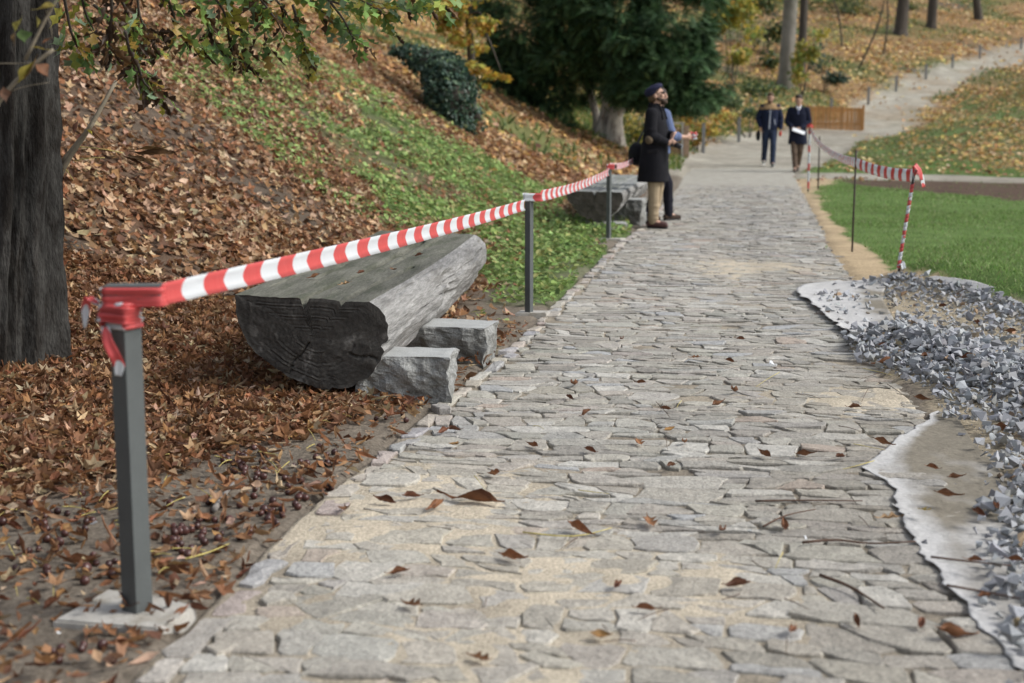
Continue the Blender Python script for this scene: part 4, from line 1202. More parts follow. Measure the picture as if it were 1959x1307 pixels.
x, y = density_sample(110000, lambda y: XR(y), lambda y: .40 * y + 1, 36, 62, w_lawn)
gp.append(blades(x, y, .04, .10, .03, [(c[0] * 1.1, c[1] * .9, c[2] * 1.1) for c in PAL_GR]))
def w_hill(x, y):
    z = zones(x, y)
    return np.clip((fbm(x * .28, y * .28, 91) - .45) * 5, 0, 1) * np.clip(z['bank'] + (y > 53), 0, 1) * (1 - z['right']) * (1 - z['dirt']) * np.interp(y - .6 * x, [18, 24], [0, 1])
x, y = density_sample(90000, lambda y: -.3 * y, lambda y: .4 * y + 1, 26, 95, w_hill)
gp.append(blades(x, y, .08, .22, .06, [(.14, .20, .06), (.10, .15, .045), (.20, .22, .08), (.08, .13, .05)]))
def w_verge(x, y):
    s = foot(y) - x
    return (x < XL(y) - .1) * np.clip((y - 31) / 4, 0, 1) * np.interp(s, [-2, 0, 5, 9], [1, 1, .6, .1]) * np.interp(fbm(x * .5, y * .5, 603), [.35, .6], [.3, 1])
x, y = density_sample(60000, lambda y: .02 * y, lambda y: XL(y), 33, 50, w_verge)
gp.append(blades(x, y, .04, .14, .03, [(.09, .17, .03), (.14, .22, .05), (.2, .2, .06)]))
V, T, C = join(gp)
tag(obj('grass', mesh_np('grass', V, T, C), m_grass), 'short green lawn grass right of the path', kind='stuff')
PAL_GC = [(.20, .31, .085), (.25, .37, .11), (.15, .23, .07), (.31, .42, .15), (.23, .29, .10), (.36, .38, .14)]
def w_cover(x, y):
    z = zones(x, y)
    gn_ = np.clip((fbm(x * 1.1, y * 1.1, 71) - .36) * 5, 0, 1)
    fine_ = np.interp(fbm(x * 3.5, y * 3.5, 73), [.35, .6], [.25, 1])
    ok = (x < XL(y) - .05)
    thin = np.interp(XL(y) - x, [0, .8], [.55, 1])
    return ok * np.clip(z['dense'] * (.12 + .88 * gn_) * fine_ * thin + z['sparse'] * np.clip(gn_ - .05, 0, 1) * .62, 0, 1)
cl_t = [(np.array([(0, -.5, 0), (.35, -.1, .08), (.28, .35, .03), (0, .5, -.06), (-.28, .35, .03), (-.35, -.1, .08)]), np.array([[0, 1, 2], [0, 2, 3], [0, 3, 4], [0, 4, 5]])), (np.array([(0, -.5, 0), (.2, 0, .06), (0, .5, -.05), (-.2, 0, .06)]), np.array([[0, 1, 2], [0, 2, 3]]))]
gc = []
x, y = density_sample(125000, lambda y: -.36 * y - .3, lambda y: XL(y), 8.0, 24, w_cover)
n = len(x)
nn = norm_at(x, y) + rng.normal(0, .5, (n, 3)); nn[:, 2] = np.abs(nn[:, 2]) + .2
R = frames(nn, rng.uniform(0, 6.28, n)); s = rng.uniform(.035, .085, n)
clump = fbm(x * 2.6, y * 2.6, 75)
pos = np.stack([x, y, ZT(x, y) + rng.uniform(.01, .10, n) * np.interp(clump, [.35, .65], [.35, 1.5])], 1)
c = pick(PAL_GC, n)
for k, (tv, tf) in enumerate(cl_t):
    m = np.arange(n) % 2 == k
    gc.append(scat(tv, tf, pos[m], R[m], s[m], c[m]))
V, T, C = join(gc)
tag(obj('ground_cover', mesh_np('ground_cover', V, T, C), m_grass), 'low bright green weeds and herbs growing on the bank', kind='stuff')
# ================================================================ trees and shrubs
m_bark = mat('furrowed_bark', (.056, .054, .05), rough=.95, var=.4, vs=6, stretch=(4, 4, 1.3), c2=(.03, .027, .024), c2s=2.4, c2t=(.47, .58), bump=1.0, bs=7, bdist=.03, fine=.25, fs=30, spec=.1)
m_bark2 = mat('smooth_grey_bark', (.21, .195, .17), rough=.9, var=.25, vs=3, stretch=(1, 1, .6), c2=(.13, .125, .10), c2s=1.2, bump=.6, bs=12, bdist=.03)
m_bark3 = mat('dark_bark', (.07, .06, .05), rough=.95, var=.3, vs=4, stretch=(2, 2, .5), bump=.8, bs=8, bdist=.03)
m_yewbark = mat('pale_peeling_bark', (.52, .48, .42), rough=.9, var=.3, vs=5, stretch=(3, 3, .7), c2=(.17, .14, .12), c2s=3, c2t=(.45, .6), bump=.8, bs=14, bdist=.03)
m_foli = mat('living_leaf', attr=True, var=.2, vs=3, trans=.35, rough=.5, spec=.35, bump=0, world=True)
m_yew = mat('yew_needle', attr=True, var=.25, vs=1.5, trans=.15, rough=.6, spec=.25, bump=0, world=True)
m_oak = mat('oak_leaf_blade', attr=True, var=.22, vs=30, trans=.3, rough=.5, spec=.35, bump=.15, bs=60, objvar=.35)

def lobes_sample(lobes, n, shell=.55, clump=0, seed=0, cs=1.0):
    """points inside a union of ellipsoids (centre, radii), more of them near the surface"""
    w = np.array([r[0] * r[1] + r[1] * r[2] + r[0] * r[2] for _, r in lobes]); w /= w.sum()
    k = rng.choice(len(lobes), n, p=w)
    c = np.array([tuple(l[0]) for l in lobes])[k]; r = np.array([l[1] for l in lobes])[k]
    d = rng.normal(0, 1, (n, 3)); d /= np.linalg.norm(d, axis=1, keepdims=True)
    rad = shell + (1 - shell) * rng.random(n) ** .7
    p = c + d * r * rad[:, None]
    if clump:
        q = (fbm(p[:, 0] * cs, p[:, 2] * cs + p[:, 1] * cs * .7, 701 + seed, 3) - .5)
        keep = rng.random(n) < np.clip(.5 + q * clump, 0, 1)
        p, d = p[keep], d[keep]
    return p, d
OAKT = [leaf_grid(5, 3, 1.0, .30, .5, .5, wav=.04, kind='lobed', seed=61), leaf_grid(5, 3, 1.0, .27, -.6, -.5, wav=.05, kind='lobed', seed=62)]
BROADT = [(np.array([(0, -.5, 0), (.32, -.1, .06), (0, .55, -.05), (-.32, -.1, .06)]), np.array([[0, 1, 2], [0, 2, 3]])), star_leaf(3, -.3, 64)]
def foliage(name, lobes, n, s0_, s1_, pal, m, parent, templates=BROADT, droop=.4, shell=.55, clump=3.0, seed=0, flat=.6, cs=1.0, kind='stuff'):
    p, d = lobes_sample(lobes, n, shell, clump, seed, cs)
    k = len(p)
    nn = d * .5 + rng.normal(0, flat, (k, 3)); nn[:, 2] += .5
    R = frames(nn, rng.uniform(0, 6.28, k))
    s = rng.uniform(s0_, s1_, k); c = pick(pal, k, .2)
    out = []
    for t, (tv, tf) in enumerate(templates):
        mk = np.arange(k) % len(templates) == t
        out.append(scat(tv, tf, p[mk], R[mk], s[mk], c[mk]))
    V, T, C = join(out)
    return tag(obj(name, mesh_np(name, V, T, C), m, parent), kind=kind)
def lob(px, py, Y, rx, ry, rz): return (at(px, py, Y), (rx, ry, rz))
def sub(o, lobes): return [(c - o.location, r) for c, r in lobes]

# ---- the big old tree on the left and its oak-leaved boughs
b0 = hit(60, 742)
BT = Vector((b0.x - .30, b0.y + .38, float(ZT(b0.x - .3, b0.y + .38))))
big = empty('oak_tree', BT); tag(big, 'big furrowed dark trunk at the left edge with leafy oak boughs hanging over', 'tree')
edge_top = at(119, 0, BT.y - .05)
rt = .40
tx = edge_top.x - rt * .97 - BT.x
V, Q = tube([(-.12, 0, -.4), (-.11, 0, .0), (-.10, 0, .5), (tx * .6 - .09, 0, 1.1), (tx - .06, 0, 1.95), (tx + .1, .05, 3.2), (tx + .1, .1, 5.0), (tx + .2, .2, 7.5)], [.42, .40, .395, .395, .40, .38, .33, .2], 220, bark=.30, bf=3.0, seed=2, vsub=26)
obj('trunk', mesh_np('trunk', V, quads_to_tris(Q), smooth=True), m_bark, big)
limb_pts = [[(tx + .2, -.2, 2.6), (1.0, -.5, 2.55), (1.9, -.3, 2.45), (2.7, .2, 2.3)], [(tx + .1, .1, 2.9), (.9, .6, 3.0), (2.0, 1.2, 2.75), (2.9, 1.6, 2.6)], [(tx, 0, 3.6), (-.8, -1.0, 4.2), (-1.5, -2.2, 4.8)], [(tx + .1, 0, 4.2), (.4, -1.4, 4.9), (.9, -2.6, 5.3)], [(tx, .1, 4.5), (-1.4, .9, 5.4), (-2.4, 1.5, 6.0)]]
for lp in limb_pts:
    r0_ = .075 if lp[0][2] < 3 else .12
    V, Q = tube(lp, np.linspace(r0_, .02, len(lp)), 9, vsub=6)
    obj('limb', mesh_np('limb', V, quads_to_tris(Q), smooth=True), m_bark3, big)
foliage('crown', [((-.6, -.3, 7.0), (2.6, 2.6, 2.0)), ((1.0, -1.6, 5.9), (1.6, 1.7, 1.1)), ((-1.6, -2.0, 5.6), (1.7, 1.6, 1.2)), ((-2.4, 1.4, 6.6), (1.8, 1.8, 1.3)), ((1.2, 1.0, 5.6), (1.7, 1.6, 1.0))], 4500, .13, .2, [(.10, .15, .035), (.16, .16, .04), (.22, .15, .04), (.07, .11, .03)], m_foli, big, OAKT[:1], shell=.3, clump=2)
# hanging twigs in view: (photo pixel, distance) chains, turned into real twigs
OAKPAL_G = [(.20, .34, .09), (.26, .40, .11), (.14, .25, .08), (.35, .42, .09), (.26, .37, .22)]
OAKPAL_Y = [(.45, .38, .06), (.35, .33, .06), (.48, .32, .08)]
OAKPAL_B = [(.075, .042, .022), (.10, .055, .028), (.055, .032, .018), (.14, .075, .03)]
def oak_leaf_mesh(k, colr, roll, bend, wd=.27):
    P, T = leaf_grid(13, 5, 1.0, wd, roll, bend, wav=.025, kind='lobed', seed=80 + k)
    C = np.tile(np.asarray(colr), (len(P), 1)) * (1 + rng.normal(0, .12, (len(P), 1)))
    P[:, 1] += .5          # the stalk end sits on the twig
    me = mesh_np('leaf', P, T, np.clip(C, .005, 1), smooth=True); me.materials.append(m_oak)
    return me
OG = [oak_leaf_mesh(k, OAKPAL_G[k % 5], [.5, -.4, .8, .2, .6, -.6][k], [.5, .8, -.5, .3, -.8, .6][k]) for k in range(6)]
OY = [oak_leaf_mesh(10 + k, OAKPAL_Y[k], .5, .7) for k in range(3)]
OB = [oak_leaf_mesh(20 + k, OAKPAL_B[k], [2.0, 1.5, 2.3, 1.2][k], [.6, -.5, .9, .3][k], .25) for k in range(4)]
twigs = [ # (chain, depth, greens, browns, yellows)
    ([(150, -60), (160, 20), (190, 80), (250, 110)], 6.6, .75, .15), ([(120, -20), (135, 60), (150, 95), (165, 108)], 6.4, .9, .05),
    ([(210, -40), (215, 30), (205, 75), (215, 100)], 5.6, .2, .75), ([(260, -60), (265, 30), (290, 75), (300, 100)], 6.5, .35, .55),
    ([(300, -50), (330, 20), (345, 70), (400, 100)], 6.7, .6, .25), ([(240, 60), (250, 110), (262, 140), (290, 150)], 6.2, .6, .3), ([(262, 120), (275, 160), (300, 180), (312, 186)], 6.3, .45, .35),
    ([(340, -60), (385, 10), (400, 60), (405, 95)], 6.9, .7, .2), ([(380, -40), (430, 20), (440, 80), (455, 130)], 7.0, .45, .4), ([(400, -30), (455, 30), (470, 85), (480, 135)], 7.1, .6, .2),
    ([(430, -60), (500, 0), (530, 40), (545, 75)], 7.0, .7, .2), ([(480, -40), (540, 10), (565, 60), (590, 110)], 7.2, .7, .15), ([(500, -60), (580, -10), (620, 25), (640, 50)], 7.3, .85, .05),
    ([(560, -30), (650, 10), (720, 18), (790, 8)], 7.2, .92, .0), ([(600, -50), (690, 0), (730, 20), (748, 55)], 7.2, .92, .0), ([(620, -10), (660, 40), (672, 70), (695, 85)], 7.4, .92, .0),
    ([(560, 10), (575, 60), (585, 100), (592, 118)], 7.3, .8, .05), ([(700, -60), (770, -20), (830, 0), (855, 12)], 7.3, .95, 0), ([(140, -70), (200, -40), (300, -20), (380, 5)], 6.5, .5, .3), ([(300, -70), (400, -30), (480, 5), (520, 20)], 6.9, .6, .25),
    ([(420, -50), (470, -10), (500, 30), (510, 95)], 7.1, .65, .25), ([(180, 10), (215, 40), (280, 60), (330, 62)], 6.7, .6, .3), ([(640, -60), (740, -30), (790, -5), (820, 15)], 7.5, .9, 0), ([(470, -70), (600, -40), (680, -5), (740, 10)], 7.4, .85, .05), ([(225, -20), (245, 30), (260, 70), (255, 100)], 6.4, .5, .4)]
leafcount = 0
tw_tubes = []
cand = []
for chain, dep, pg, pb in twigs:
    pts = [at(px, py, dep + .12 * k) - BT for k, (px, py) in enumerate(chain)]
    tw_tubes.append(tube(pts, [.008, .006, .004, .002], 5, vsub=5))
    fine_pts = [pts[i].lerp(pts[i + 1], f) for i in range(3) for f in (0, .25, .5, .75)] + [pts[-1]]
    for i, p in enumerate(fine_pts):
        for _ in range(2 if i < 5 else 3):
            r = random.random()
            me = random.choice(OG) if r < pg * .72 else (random.choice(OB) if r < pg * .72 + pb + .10 else random.choice(OY))
            dv = (pts[-1] - pts[0]).normalized() * .5 + Vector((random.gauss(0, .6), random.gauss(0, .6), random.gauss(-.35, .45)))
            dv.normalize()
            qn = dv.to_track_quat('Y', 'Z') @ Euler((0, random.uniform(-1.2, 1.2), 0)).to_quaternion()
            cand.append((p + Vector([random.gauss(0, .012) for _ in range(3)]), qn, random.uniform(.085, .14), me))
random.shuffle(cand)
cand.sort(key=lambda c: not (abs((c[0] + BT).z - CAM_H) < .085 * (c[0] + BT).y + .1))
for p, qn, s, me in cand[:300]:
    o = bpy.data.objects.new('leaf', me); o.location = p; o.rotation_mode = 'QUATERNION'; o.rotation_quaternion = qn; o.scale = (s, s, s); link(o, big)
rs = []
for p, qn, s, me in cand[300:]:
    v = np.array([x.co[:] for x in me.vertices]); f = np.array([list(x.vertices) for x in me.polygons])
    Rm = np.array(qn.to_matrix())[None]
    c_ = np.zeros(len(v) * 4, np.float32); me.color_attributes['col'].data.foreach_get('color', c_)
    a_, b_, _ = scat(v, f, np.array([p[:]]), Rm, np.array([s]), np.zeros((1, 3)))
    rs.append((a_, b_, c_.reshape(-1, 4)[:, :3]))
if rs:
    V, T, C = join(rs); tag(obj('leaf_mass', mesh_np('leaf_mass', V, T, C, smooth=True), m_oak, big), kind='stuff')
for vq in tw_tubes:
    obj('hanging_twig', mesh_np('hanging_twig', vq[0], quads_to_tris(vq[1]), smooth=True), m_bark3, big)

# ---- withered saplings in front of the trunk
m_dry = mat('withered_leaf', attr=True, var=.25, vs=30, trans=.3, rough=.6, bump=.2, bs=50)
def dry_leaf(parent, p, d, L, W, colr, k, roll=1.4):
    P, T = leaf_grid(11, 5, L, W, roll, random.uniform(-.7, .9), wav=.03, kind='chestnut', seed=90 + k)
    P[:, 1] += L * .5
    C = np.tile(np.asarray(colr), (len(P), 1)) * (1 + rng.normal(0, .15, (len(P), 1)))
    o = obj('leaf', mesh_np('leaf', P, T, np.clip(C, .01, 1), smooth=True), m_dry, parent)
    o.location = p; o.rotation_mode = 'QUATERNION'; o.rotation_quaternion = Vector(d).normalized().to_track_quat('Y', 'Z') @ Euler((0, random.uniform(-.8, .8), 0)).to_quaternion()
sp0 = hit(112, 330); spY = 5.3
spY = BT.y + .75
sp0 = at(118, 320, spY); sb = Vector((at(30, 500, spY).x, spY, float(ZT(at(30, 500, spY).x, spY))))
sap = empty('withered_sapling', sb); tag(sap, 'thin leaning grey stem with withered drooping leaves right of the big trunk', 'plant')
m_stem = mat('pale_stem', (.22, .19, .14), rough=.85, var=.25, vs=20)
V, Q = tube(local(sap, [sb - Vector((0, 0, .05)), sb.lerp(sp0, .6), sp0, at(172, 245, spY), at(222, 155, spY + .1)]), [.022, .019, .017, .014, .010], 7, vsub=4)
obj('stem', mesh_np('stem', V, quads_to_tris(Q), smooth=True), m_stem, sap)
V, Q = tube(local(sap, [at(118, 312, spY), at(150, 270, spY), at(180, 236, spY)]), [.014, .012, .008], 7, vsub=4)
obj('stem', mesh_np('stem', V, quads_to_tris(Q), smooth=True), m_stem, sap)
for a_, b_ in (((140, 280), (236, 293)), ((142, 308), (200, 302)), ((120, 318), (140, 345))):
    V, Q = tube(local(sap, [at(*a_, spY), at((a_[0] + b_[0]) / 2, (a_[1] + b_[1]) / 2 - 3, spY), at(*b_, spY)]), [.003, .0028, .0025], 5, vsub=3)
    obj('leaf_stalk', mesh_np('leaf_stalk', V, quads_to_tris(Q), smooth=True), m_straw, sap)
k = 0
for p0_, p1_, w_, colr in [((236, 292), (342, 296), .030, (.10, .055, .025)), ((238, 288), (318, 285), .026, (.13, .075, .03)), ((238, 296), (308, 322), .026, (.16, .10, .05)), ((234, 300), (280, 318), .02, (.10, .05, .025)), ((172, 252), (222, 288), .028, (.14, .07, .03)), ((165, 248), (180, 262), .02, (.45, .38, .06)), ((130, 318), (142, 345), .022, (.10, .05, .03)), ((122, 320), (118, 350), .02, (.2, .12, .04)), ((150, 230), (140, 262), .02, (.10, .045, .03))]:
    a_, b_ = at(*p0_, spY - .02), at(*p1_, spY - .02)
    dry_leaf(sap, a_ - sb, b_ - a_, (b_ - a_).length, w_ * 1.15, colr, k); k += 1
sY = 4.3
s_a = at(-30, 235, sY); sb2 = Vector((s_a.x - .05, sY, float(ZT(s_a.x - .05, sY))))
sap2 = empty('withered_sapling', sb2); tag(sap2, 'blurred yellowing sapling in front of the trunk at the extreme left', 'plant')
for pl, r_ in (([sb2 - Vector((0, 0, .05)), s_a, at(10, 175, sY), at(70, 118, sY), at(102, 95, sY)], .009), ([at(48, 115, sY), at(85, 40, sY), at(120, -20, sY)], .006), ([at(-20, 121, sY), at(25, 122, sY), at(66, 120, sY)], .002), ([at(20, 175, sY), at(50, 164, sY), at(95, 158, sY)], .0016), ([at(88, 20, sY), at(98, 50, sY), at(100, 74, sY)], .0016)):
    V, Q = tube(local(sap2, pl), np.linspace(r_, r_ * .6, len(pl)), 6, vsub=3)
    obj('stem', mesh_np('stem', V, quads_to_tris(Q), smooth=True), m_stem, sap2)
for p0_, p1_, w_, colr in [((70, 112), (36, 160), .030, (.34, .29, .06)), ((75, 105), (48, 155), .02, (.16, .10, .04)), ((60, 90), (98, 97), .012, (.32, .26, .06)), ((68, 122), (95, 150), .03, (.17, .075, .035)), ((44, 30), (28, 62), .022, (.22, .20, .05)), ((40, 55), (48, 85), .028, (.07, .12, .03)), ((30, 60), (28, 90), .024, (.14, .09, .04)), ((70, 30), (72, 56), .018, (.22, .19, .05)), ((100, 72), (80, 84), .012, (.22, .10, .05)), ((5, 165), (12, 200), .02, (.15, .08, .05)), ((0, 140), (-10, 180), .03, (.07, .08, .025)), ((60, 20), (110, 12), .03, (.25, .2, .05))]:
    a_, b_ = at(*p0_, sY - .02), at(*p1_, sY - .02)
    dry_leaf(sap2, a_ - sb2, b_ - a_, (b_ - a_).length, w_, colr, k, .8); k += 1

# ---- ivy covered stump on the bank
iv = hit(880, 250)
ivY = iv.y + .3
stump = empty('ivy_stump', iv); tag(stump, 'stump on the bank smothered in dark glossy ivy', 'stump')
ic = [at(870, 235, ivY), at(862, 180, ivY + .3), at(840, 130, ivY + .6), at(800, 105, ivY + .9)]
V, Q = tube(local(stump, ic), [.42, .38, .30, .14], 20, bark=.2, seed=6, vsub=5)
obj('wood', mesh_np('wood', V, quads_to_tris(Q), smooth=True), m_bark3, stump)
IVL = [lob(868, 225, ivY, .42, .5, .34), lob(862, 180, ivY + .1, .46, .5, .36), lob(850, 145, ivY + .3, .42, .5, .30), lob(830, 118, ivY + .6, .46, .45, .2), lob(790, 100, ivY + .9, .36, .3, .12)]
PAL_IVY = [(.035, .075, .05), (.05, .095, .065), (.028, .06, .038), (.08, .13, .09), (.045, .08, .06)]
foliage('ivy', sub(stump, IVL), 8500, .07, .13, PAL_IVY + [(.11, .17, .12), (.09, .15, .08)], m_foli, stump, BROADT, shell=.80, clump=1.2, flat=.7, cs=3)

foliage('ivy', sub(stump, [(c, (r[0] * 1.22, r[1] * 1.2, r[2] * 1.25)) for c, r in IVL] + [lob(885, 245, ivY - .1, .3, .3, .2), lob(905, 235, ivY, .25, .3, .22), lob(850, 225, ivY - .1, .3, .3, .25), lob(775, 92, ivY + 1.0, .3, .3, .1)]), 2600, .06, .13, PAL_IVY + [(.16, .22, .10), (.11, .17, .12)], m_foli, stump, BROADT, shell=.72, clump=6, flat=.8, cs=4)
# ---- yew
yb = hit(1172, 277)
yew = empty('yew_tree', yb); tag(yew, 'large dark green yew with pale forked trunk above the orange leaves', 'tree')
YY = yb.y + .25
def ytr(pl, rr, seed):
    V, Q = tube([p - yb for p in pl], rr, 28, bark=.16, bf=1.4, seed=seed, vsub=5)
    obj('trunk', mesh_np('trunk', V, quads_to_tris(Q), smooth=True), m_yewbark, yew)
ytr([at(1176, 285, YY), at(1174, 255, YY), at(1174, 225, YY), at(1183, 190, YY), at(1190, 150, YY), at(1180, 90, YY), at(1160, 0, YY + .3), at(1150, -120, YY + .4)], [.32, .25, .22, .14, .11, .1, .08, .05], 1)
ytr([at(1174, 240, YY + .02), at(1186, 215, YY - .1), at(1196, 195, YY - .15), at(1206, 150, YY - .2), at(1230, 70, YY - .3)], [.13, .10, .085, .08, .05], 2)
ytr([at(1147, 262, YY + .1), at(1152, 235, YY + .1), at(1159, 200, YY), at(1150, 150, YY), at(1110, 60, YY)], [.15, .115, .095, .08, .05], 3)
ytr([at(1142, 250, YY + .4), at(1142, 225, YY + .4), at(1130, 180, YY + .5), at(1080, 80, YY + .5)], [.12, .10, .08, .05], 4)
YL_ = []
for px, py, dY, rx, ry, rz in [(1000, 40, 0, .9, 1.2, .8), (1090, 20, -.4, 1.0, 1.3, .9), (1180, 40, -1.2, 1.1, 1.3, .8), (1270, 40, -1.4, 1.0, 1.2, .8), (1000, 130, .6, .75, 1.0, .55), (1080, 120, -.2, .9, 1.0, .55), (1170, 110, -1.0, .9, 1.0, .55),
                               (1260, 120, -1.6, .9, 1.0, .5), (1320, 110, -1.4, .5, .9, .4), (1230, 170, -1.7, .6, .8, .28), (1300, 165, -1.9, .6, .7, .24), (1345, 178, -1.8, .42, .6, .17), (1375, 165, -1.8, .2, .4, .12), (1330, 60, -1.0, .4, .9, .4), (1050, 190, .3, .65, .7, .35), (1110, 180, -.1, .55, .7, .35), (1000, 190, .9, .4, .6, .28), (1040, 235, .0, .38, .5, .2), (1085, 250, -.1, .3, .4, .12),
                               (960, -20, .6, .5, 1.0, .7), (1010, -80, 0, 1.1, 1.4, .9), (1130, -110, -.6, 1.3, 1.5, 1.0), (1260, -80, -1, 1.2, 1.4, .9), (1330, -30, -1.0, .6, 1.0, .6), (1190, -220, -.4, 1.3, 1.5, 1.0), (1080, -240, 0, 1.1, 1.3, 1.0), (985, 90, .8, .45, .7, .5), (1200, 175, -1.2, .4, .5, .22), (1300, 195, -1.7, .35, .5, .14), (1340, 195, -1.7, .25, .4, .10)]:
    YL_.append(lob(px, py, YY + dY, rx, ry, rz))
for k_ in range(105):
    c_, r_ = YL_[random.randrange(29)]
    a_ = random.uniform(0, 6.28); sx_ = math.cos(a_)
    e_ = c_ + Vector((sx_ * r_[0] * .95, math.sin(a_) * r_[1] * .8 - .1, -random.uniform(-.3, .7) * r_[2]))
    if e_.x / e_.y * F_PX + 980 > 1330: continue
    YL_.append((e_, (random.uniform(.35, .7), random.uniform(.3, .6), random.uniform(.09, .16))))
for px, py, dY, rx, ry, rz in [(945, -40, .8, .6, .9, .5), (950, 40, .9, .45, .8, .4), (965, 110, 1.0, .4, .7, .3), (985, 170, 1.0, .4, .6, .25), (1350, -20, -.8, .5, .9, .5), (1375, 40, -.9, .3, .6, .25), (1370, 130, -1.5, .22, .5, .12), (1300, -120, -.8, .9, 1.2, .7)]:
    YL_.append(lob(px, py, YY + dY, rx, ry, rz))
SPRAY = []
for q in range(2):
    v, t = [], []
    v += [(0, 0, 0), (.025, .5, .0), (0, 1, -.12), (-.025, .5, 0)]; t += [(0, 1, 2), (0, 2, 3)]
    for kk in range(5):
        y_ = .08 + .17 * kk; z_ = -.12 * y_ * y_
        for sgn in (-1, 1):
            b_ = len(v); ln = .30 * (1 - .5 * abs(kk - 1.5) / 4)
            v += [(0, y_, z_), (0, y_ + .10, z_ - .01), (sgn * ln, y_ + .20, z_ - .05 + .06 * (q - .5))]
            t.append((b_, b_ + 1, b_ + 2))
    SPRAY.append((np.array(v), np.array(t)))
def yew_cloud(lobes, n, pal, o, name='needles'):
    p, d = lobes_sample(lobes, n, .55, 6.0, 3, 1.5)
    k = len(p)
    fwd = d * np.array([1, 1, .35]) + rng.normal(0, .45, (k, 3)); fwd[:, 2] -= .25
    fwd /= np.linalg.norm(fwd, axis=1, keepdims=True)
    up = np.tile(np.array([0, 0, 1.]), (k, 1)) + rng.normal(0, .3, (k, 3))
    X = np.cross(fwd, up); X /= np.linalg.norm(X, axis=1, keepdims=True)
    R = np.stack([X, fwd, np.cross(X, fwd)], axis=2)
    s = rng.uniform(.18, .40, k); c = pick(pal, k, .25)
    out = []
    for t in range(2):
        mk = np.arange(k) % 2 == t
        out.append(scat(*SPRAY[t], p[mk], R[mk], s[mk], c[mk]))
    V, T, C = join(out)
    tag(obj(name, mesh_np(name, V, T, C), m_yew, o), kind='stuff')
yew_cloud(sub(yew, YL_), 80000, [(.055, .11, .045), (.08, .15, .062), (.036, .075, .034), (.11, .185, .078), (.065, .12, .058)], yew)

# ---- maples, far trunks, shrubs
PAL_MP = [(.48, .34, .05), (.42, .36, .06), (.52, .30, .06), (.34, .34, .07), (.46, .25, .05), (.27, .30, .06)]
mpY = hit(960, 235).y - 1.5
mb = hit(905, 215)
mp = empty('maple_tree', mb); tag(mp, 'small maple with golden yellow leaves overhanging the bank left of the yew', 'tree')
V, Q = tube([Vector((0, 0, -.2)), at(902, 120, mb.y) - mb, at(895, 20, mb.y - .3) - mb, at(880, -120, mb.y - .5) - mb], [.09, .075, .06, .04], 12, vsub=4, bark=.1)
obj('trunk', mesh_np('trunk', V, quads_to_tris(Q), smooth=True), m_bark3, mp)
mt_ = []
for p_ in [(900, 20), (935, 60), (960, 140), (860, -20), (905, 110)]:
    mt_.append(tube([at(897, 30, mb.y - .3) - mb, at(p_[0] * .5 + 450, p_[1] * .5 - 10, mb.y - .8) - mb, at(*p_, mb.y - 1.0) - mb], [.03, .02, .008], 6, vsub=4))
tube_obj('branch', mt_, m_bark3, mp)
ml = [lob(px, py, mb.y - 1 + dy, rx, .5, rz) for px, py, dy, rx, rz in [(880, 10, 0, .45, .30), (920, 45, 0, .36, .22), (880, 75, .2, .30, .16), (925, 95, 0, .30, .13), (905, 130, 0, .30, .12), (945, 145, -.2, .22, .09), (965, 150, -.2, .14, .08), (930, 165, -.1, .16, .06), (860, 40, .3, .3, .3), (915, -30, .1, .5, .4), (850, -60, .2, .5, .4), (890, 160, .2, .12, .1)]]
foliage('leaves', sub(mp, ml), 2600, .10, .17, PAL_MP, m_foli, mp, [star_leaf(5, -.35, 66), star_leaf(5, .2, 67)], shell=.2, clump=3, flat=.35, cs=2.5)

def far_tree(px, py, rpx, topx, m, label, bark=.08, crown=True, seed=0, group=None, lean=0):
    b = hit(px, py)
    o = empty('broadleaf_tree', b); tag(o, label, 'tree', group)
    r = rpx * b.y / F_PX / 2
    dx = (topx - px) * b.y / F_PX
    dz = max(.5, (py) * b.y / F_PX)
    V, Q = tube([(-dx * .1, 0, -.5), (0, 0, 0), (dx * .12, 0, dz * .12), (dx * .5, 0, dz * .5), (dx, 0, dz), (dx * 1.4, 0, dz * 1.6), (dx * 1.6, .5, dz + 7)], [r * 1.5, r * 1.25, r * 1.06, r, r * .95, r * .9, r * .5], 36, bark=bark, bf=1.6, seed=seed, vsub=8)
    obj('trunk', mesh_np('trunk', V, quads_to_tris(Q), smooth=True), m, o)
    if crown:
        c = Vector((dx * 1.5, .5, dz + 8))
        lm = []
        for k in range(5):
            a_ = k * 1.26 + seed
            lm.append(tube([(dx * 1.4, 0, dz + 4), (dx * 1.5 + 1.2 * math.cos(a_), 1.2 * math.sin(a_), dz + 6), (dx * 1.5 + 2.6 * math.cos(a_), 2.6 * math.sin(a_), dz + 7.5)], [r * .4, r * .25, .03], 6, vsub=3))
        tube_obj('limb', lm, m, o)
        foliage('crown', [(c + Vector((2.0 * math.cos(k * 2.1), 2.0 * math.sin(k * 2.1), random.uniform(-.5, 1.5))), (2.2, 2.2, 1.6)) for k in range(3)], 1400, .22, .34, PAL_MP[:4], m_foli, o, BROADT[:1], shell=.3)
    return o, b
gt, gtb = far_tree(1502, 166, 27, 1508, m_bark2, 'tall straight grey trunk on the slope behind the two walking men', .04, seed=3)
dk, dkb = far_tree(1532, 150, 15, 1534, m_bark3, 'slim dark trunk right behind the tall grey trunk', .1, seed=5)
far_tree(1722, 66, 22, 1726, m_bark3, 'dark leaning trunk on the upper slope, leftmost of three', .14, seed=7)
far_tree(1782, 52, 17, 1783, m_bark3, 'dark trunk on the upper slope, middle of three', .14, seed=8)
far_tree(1872, 38, 15, 1866, m_bark3, 'dark trunk on the upper slope, rightmost of three', .14, seed=9)
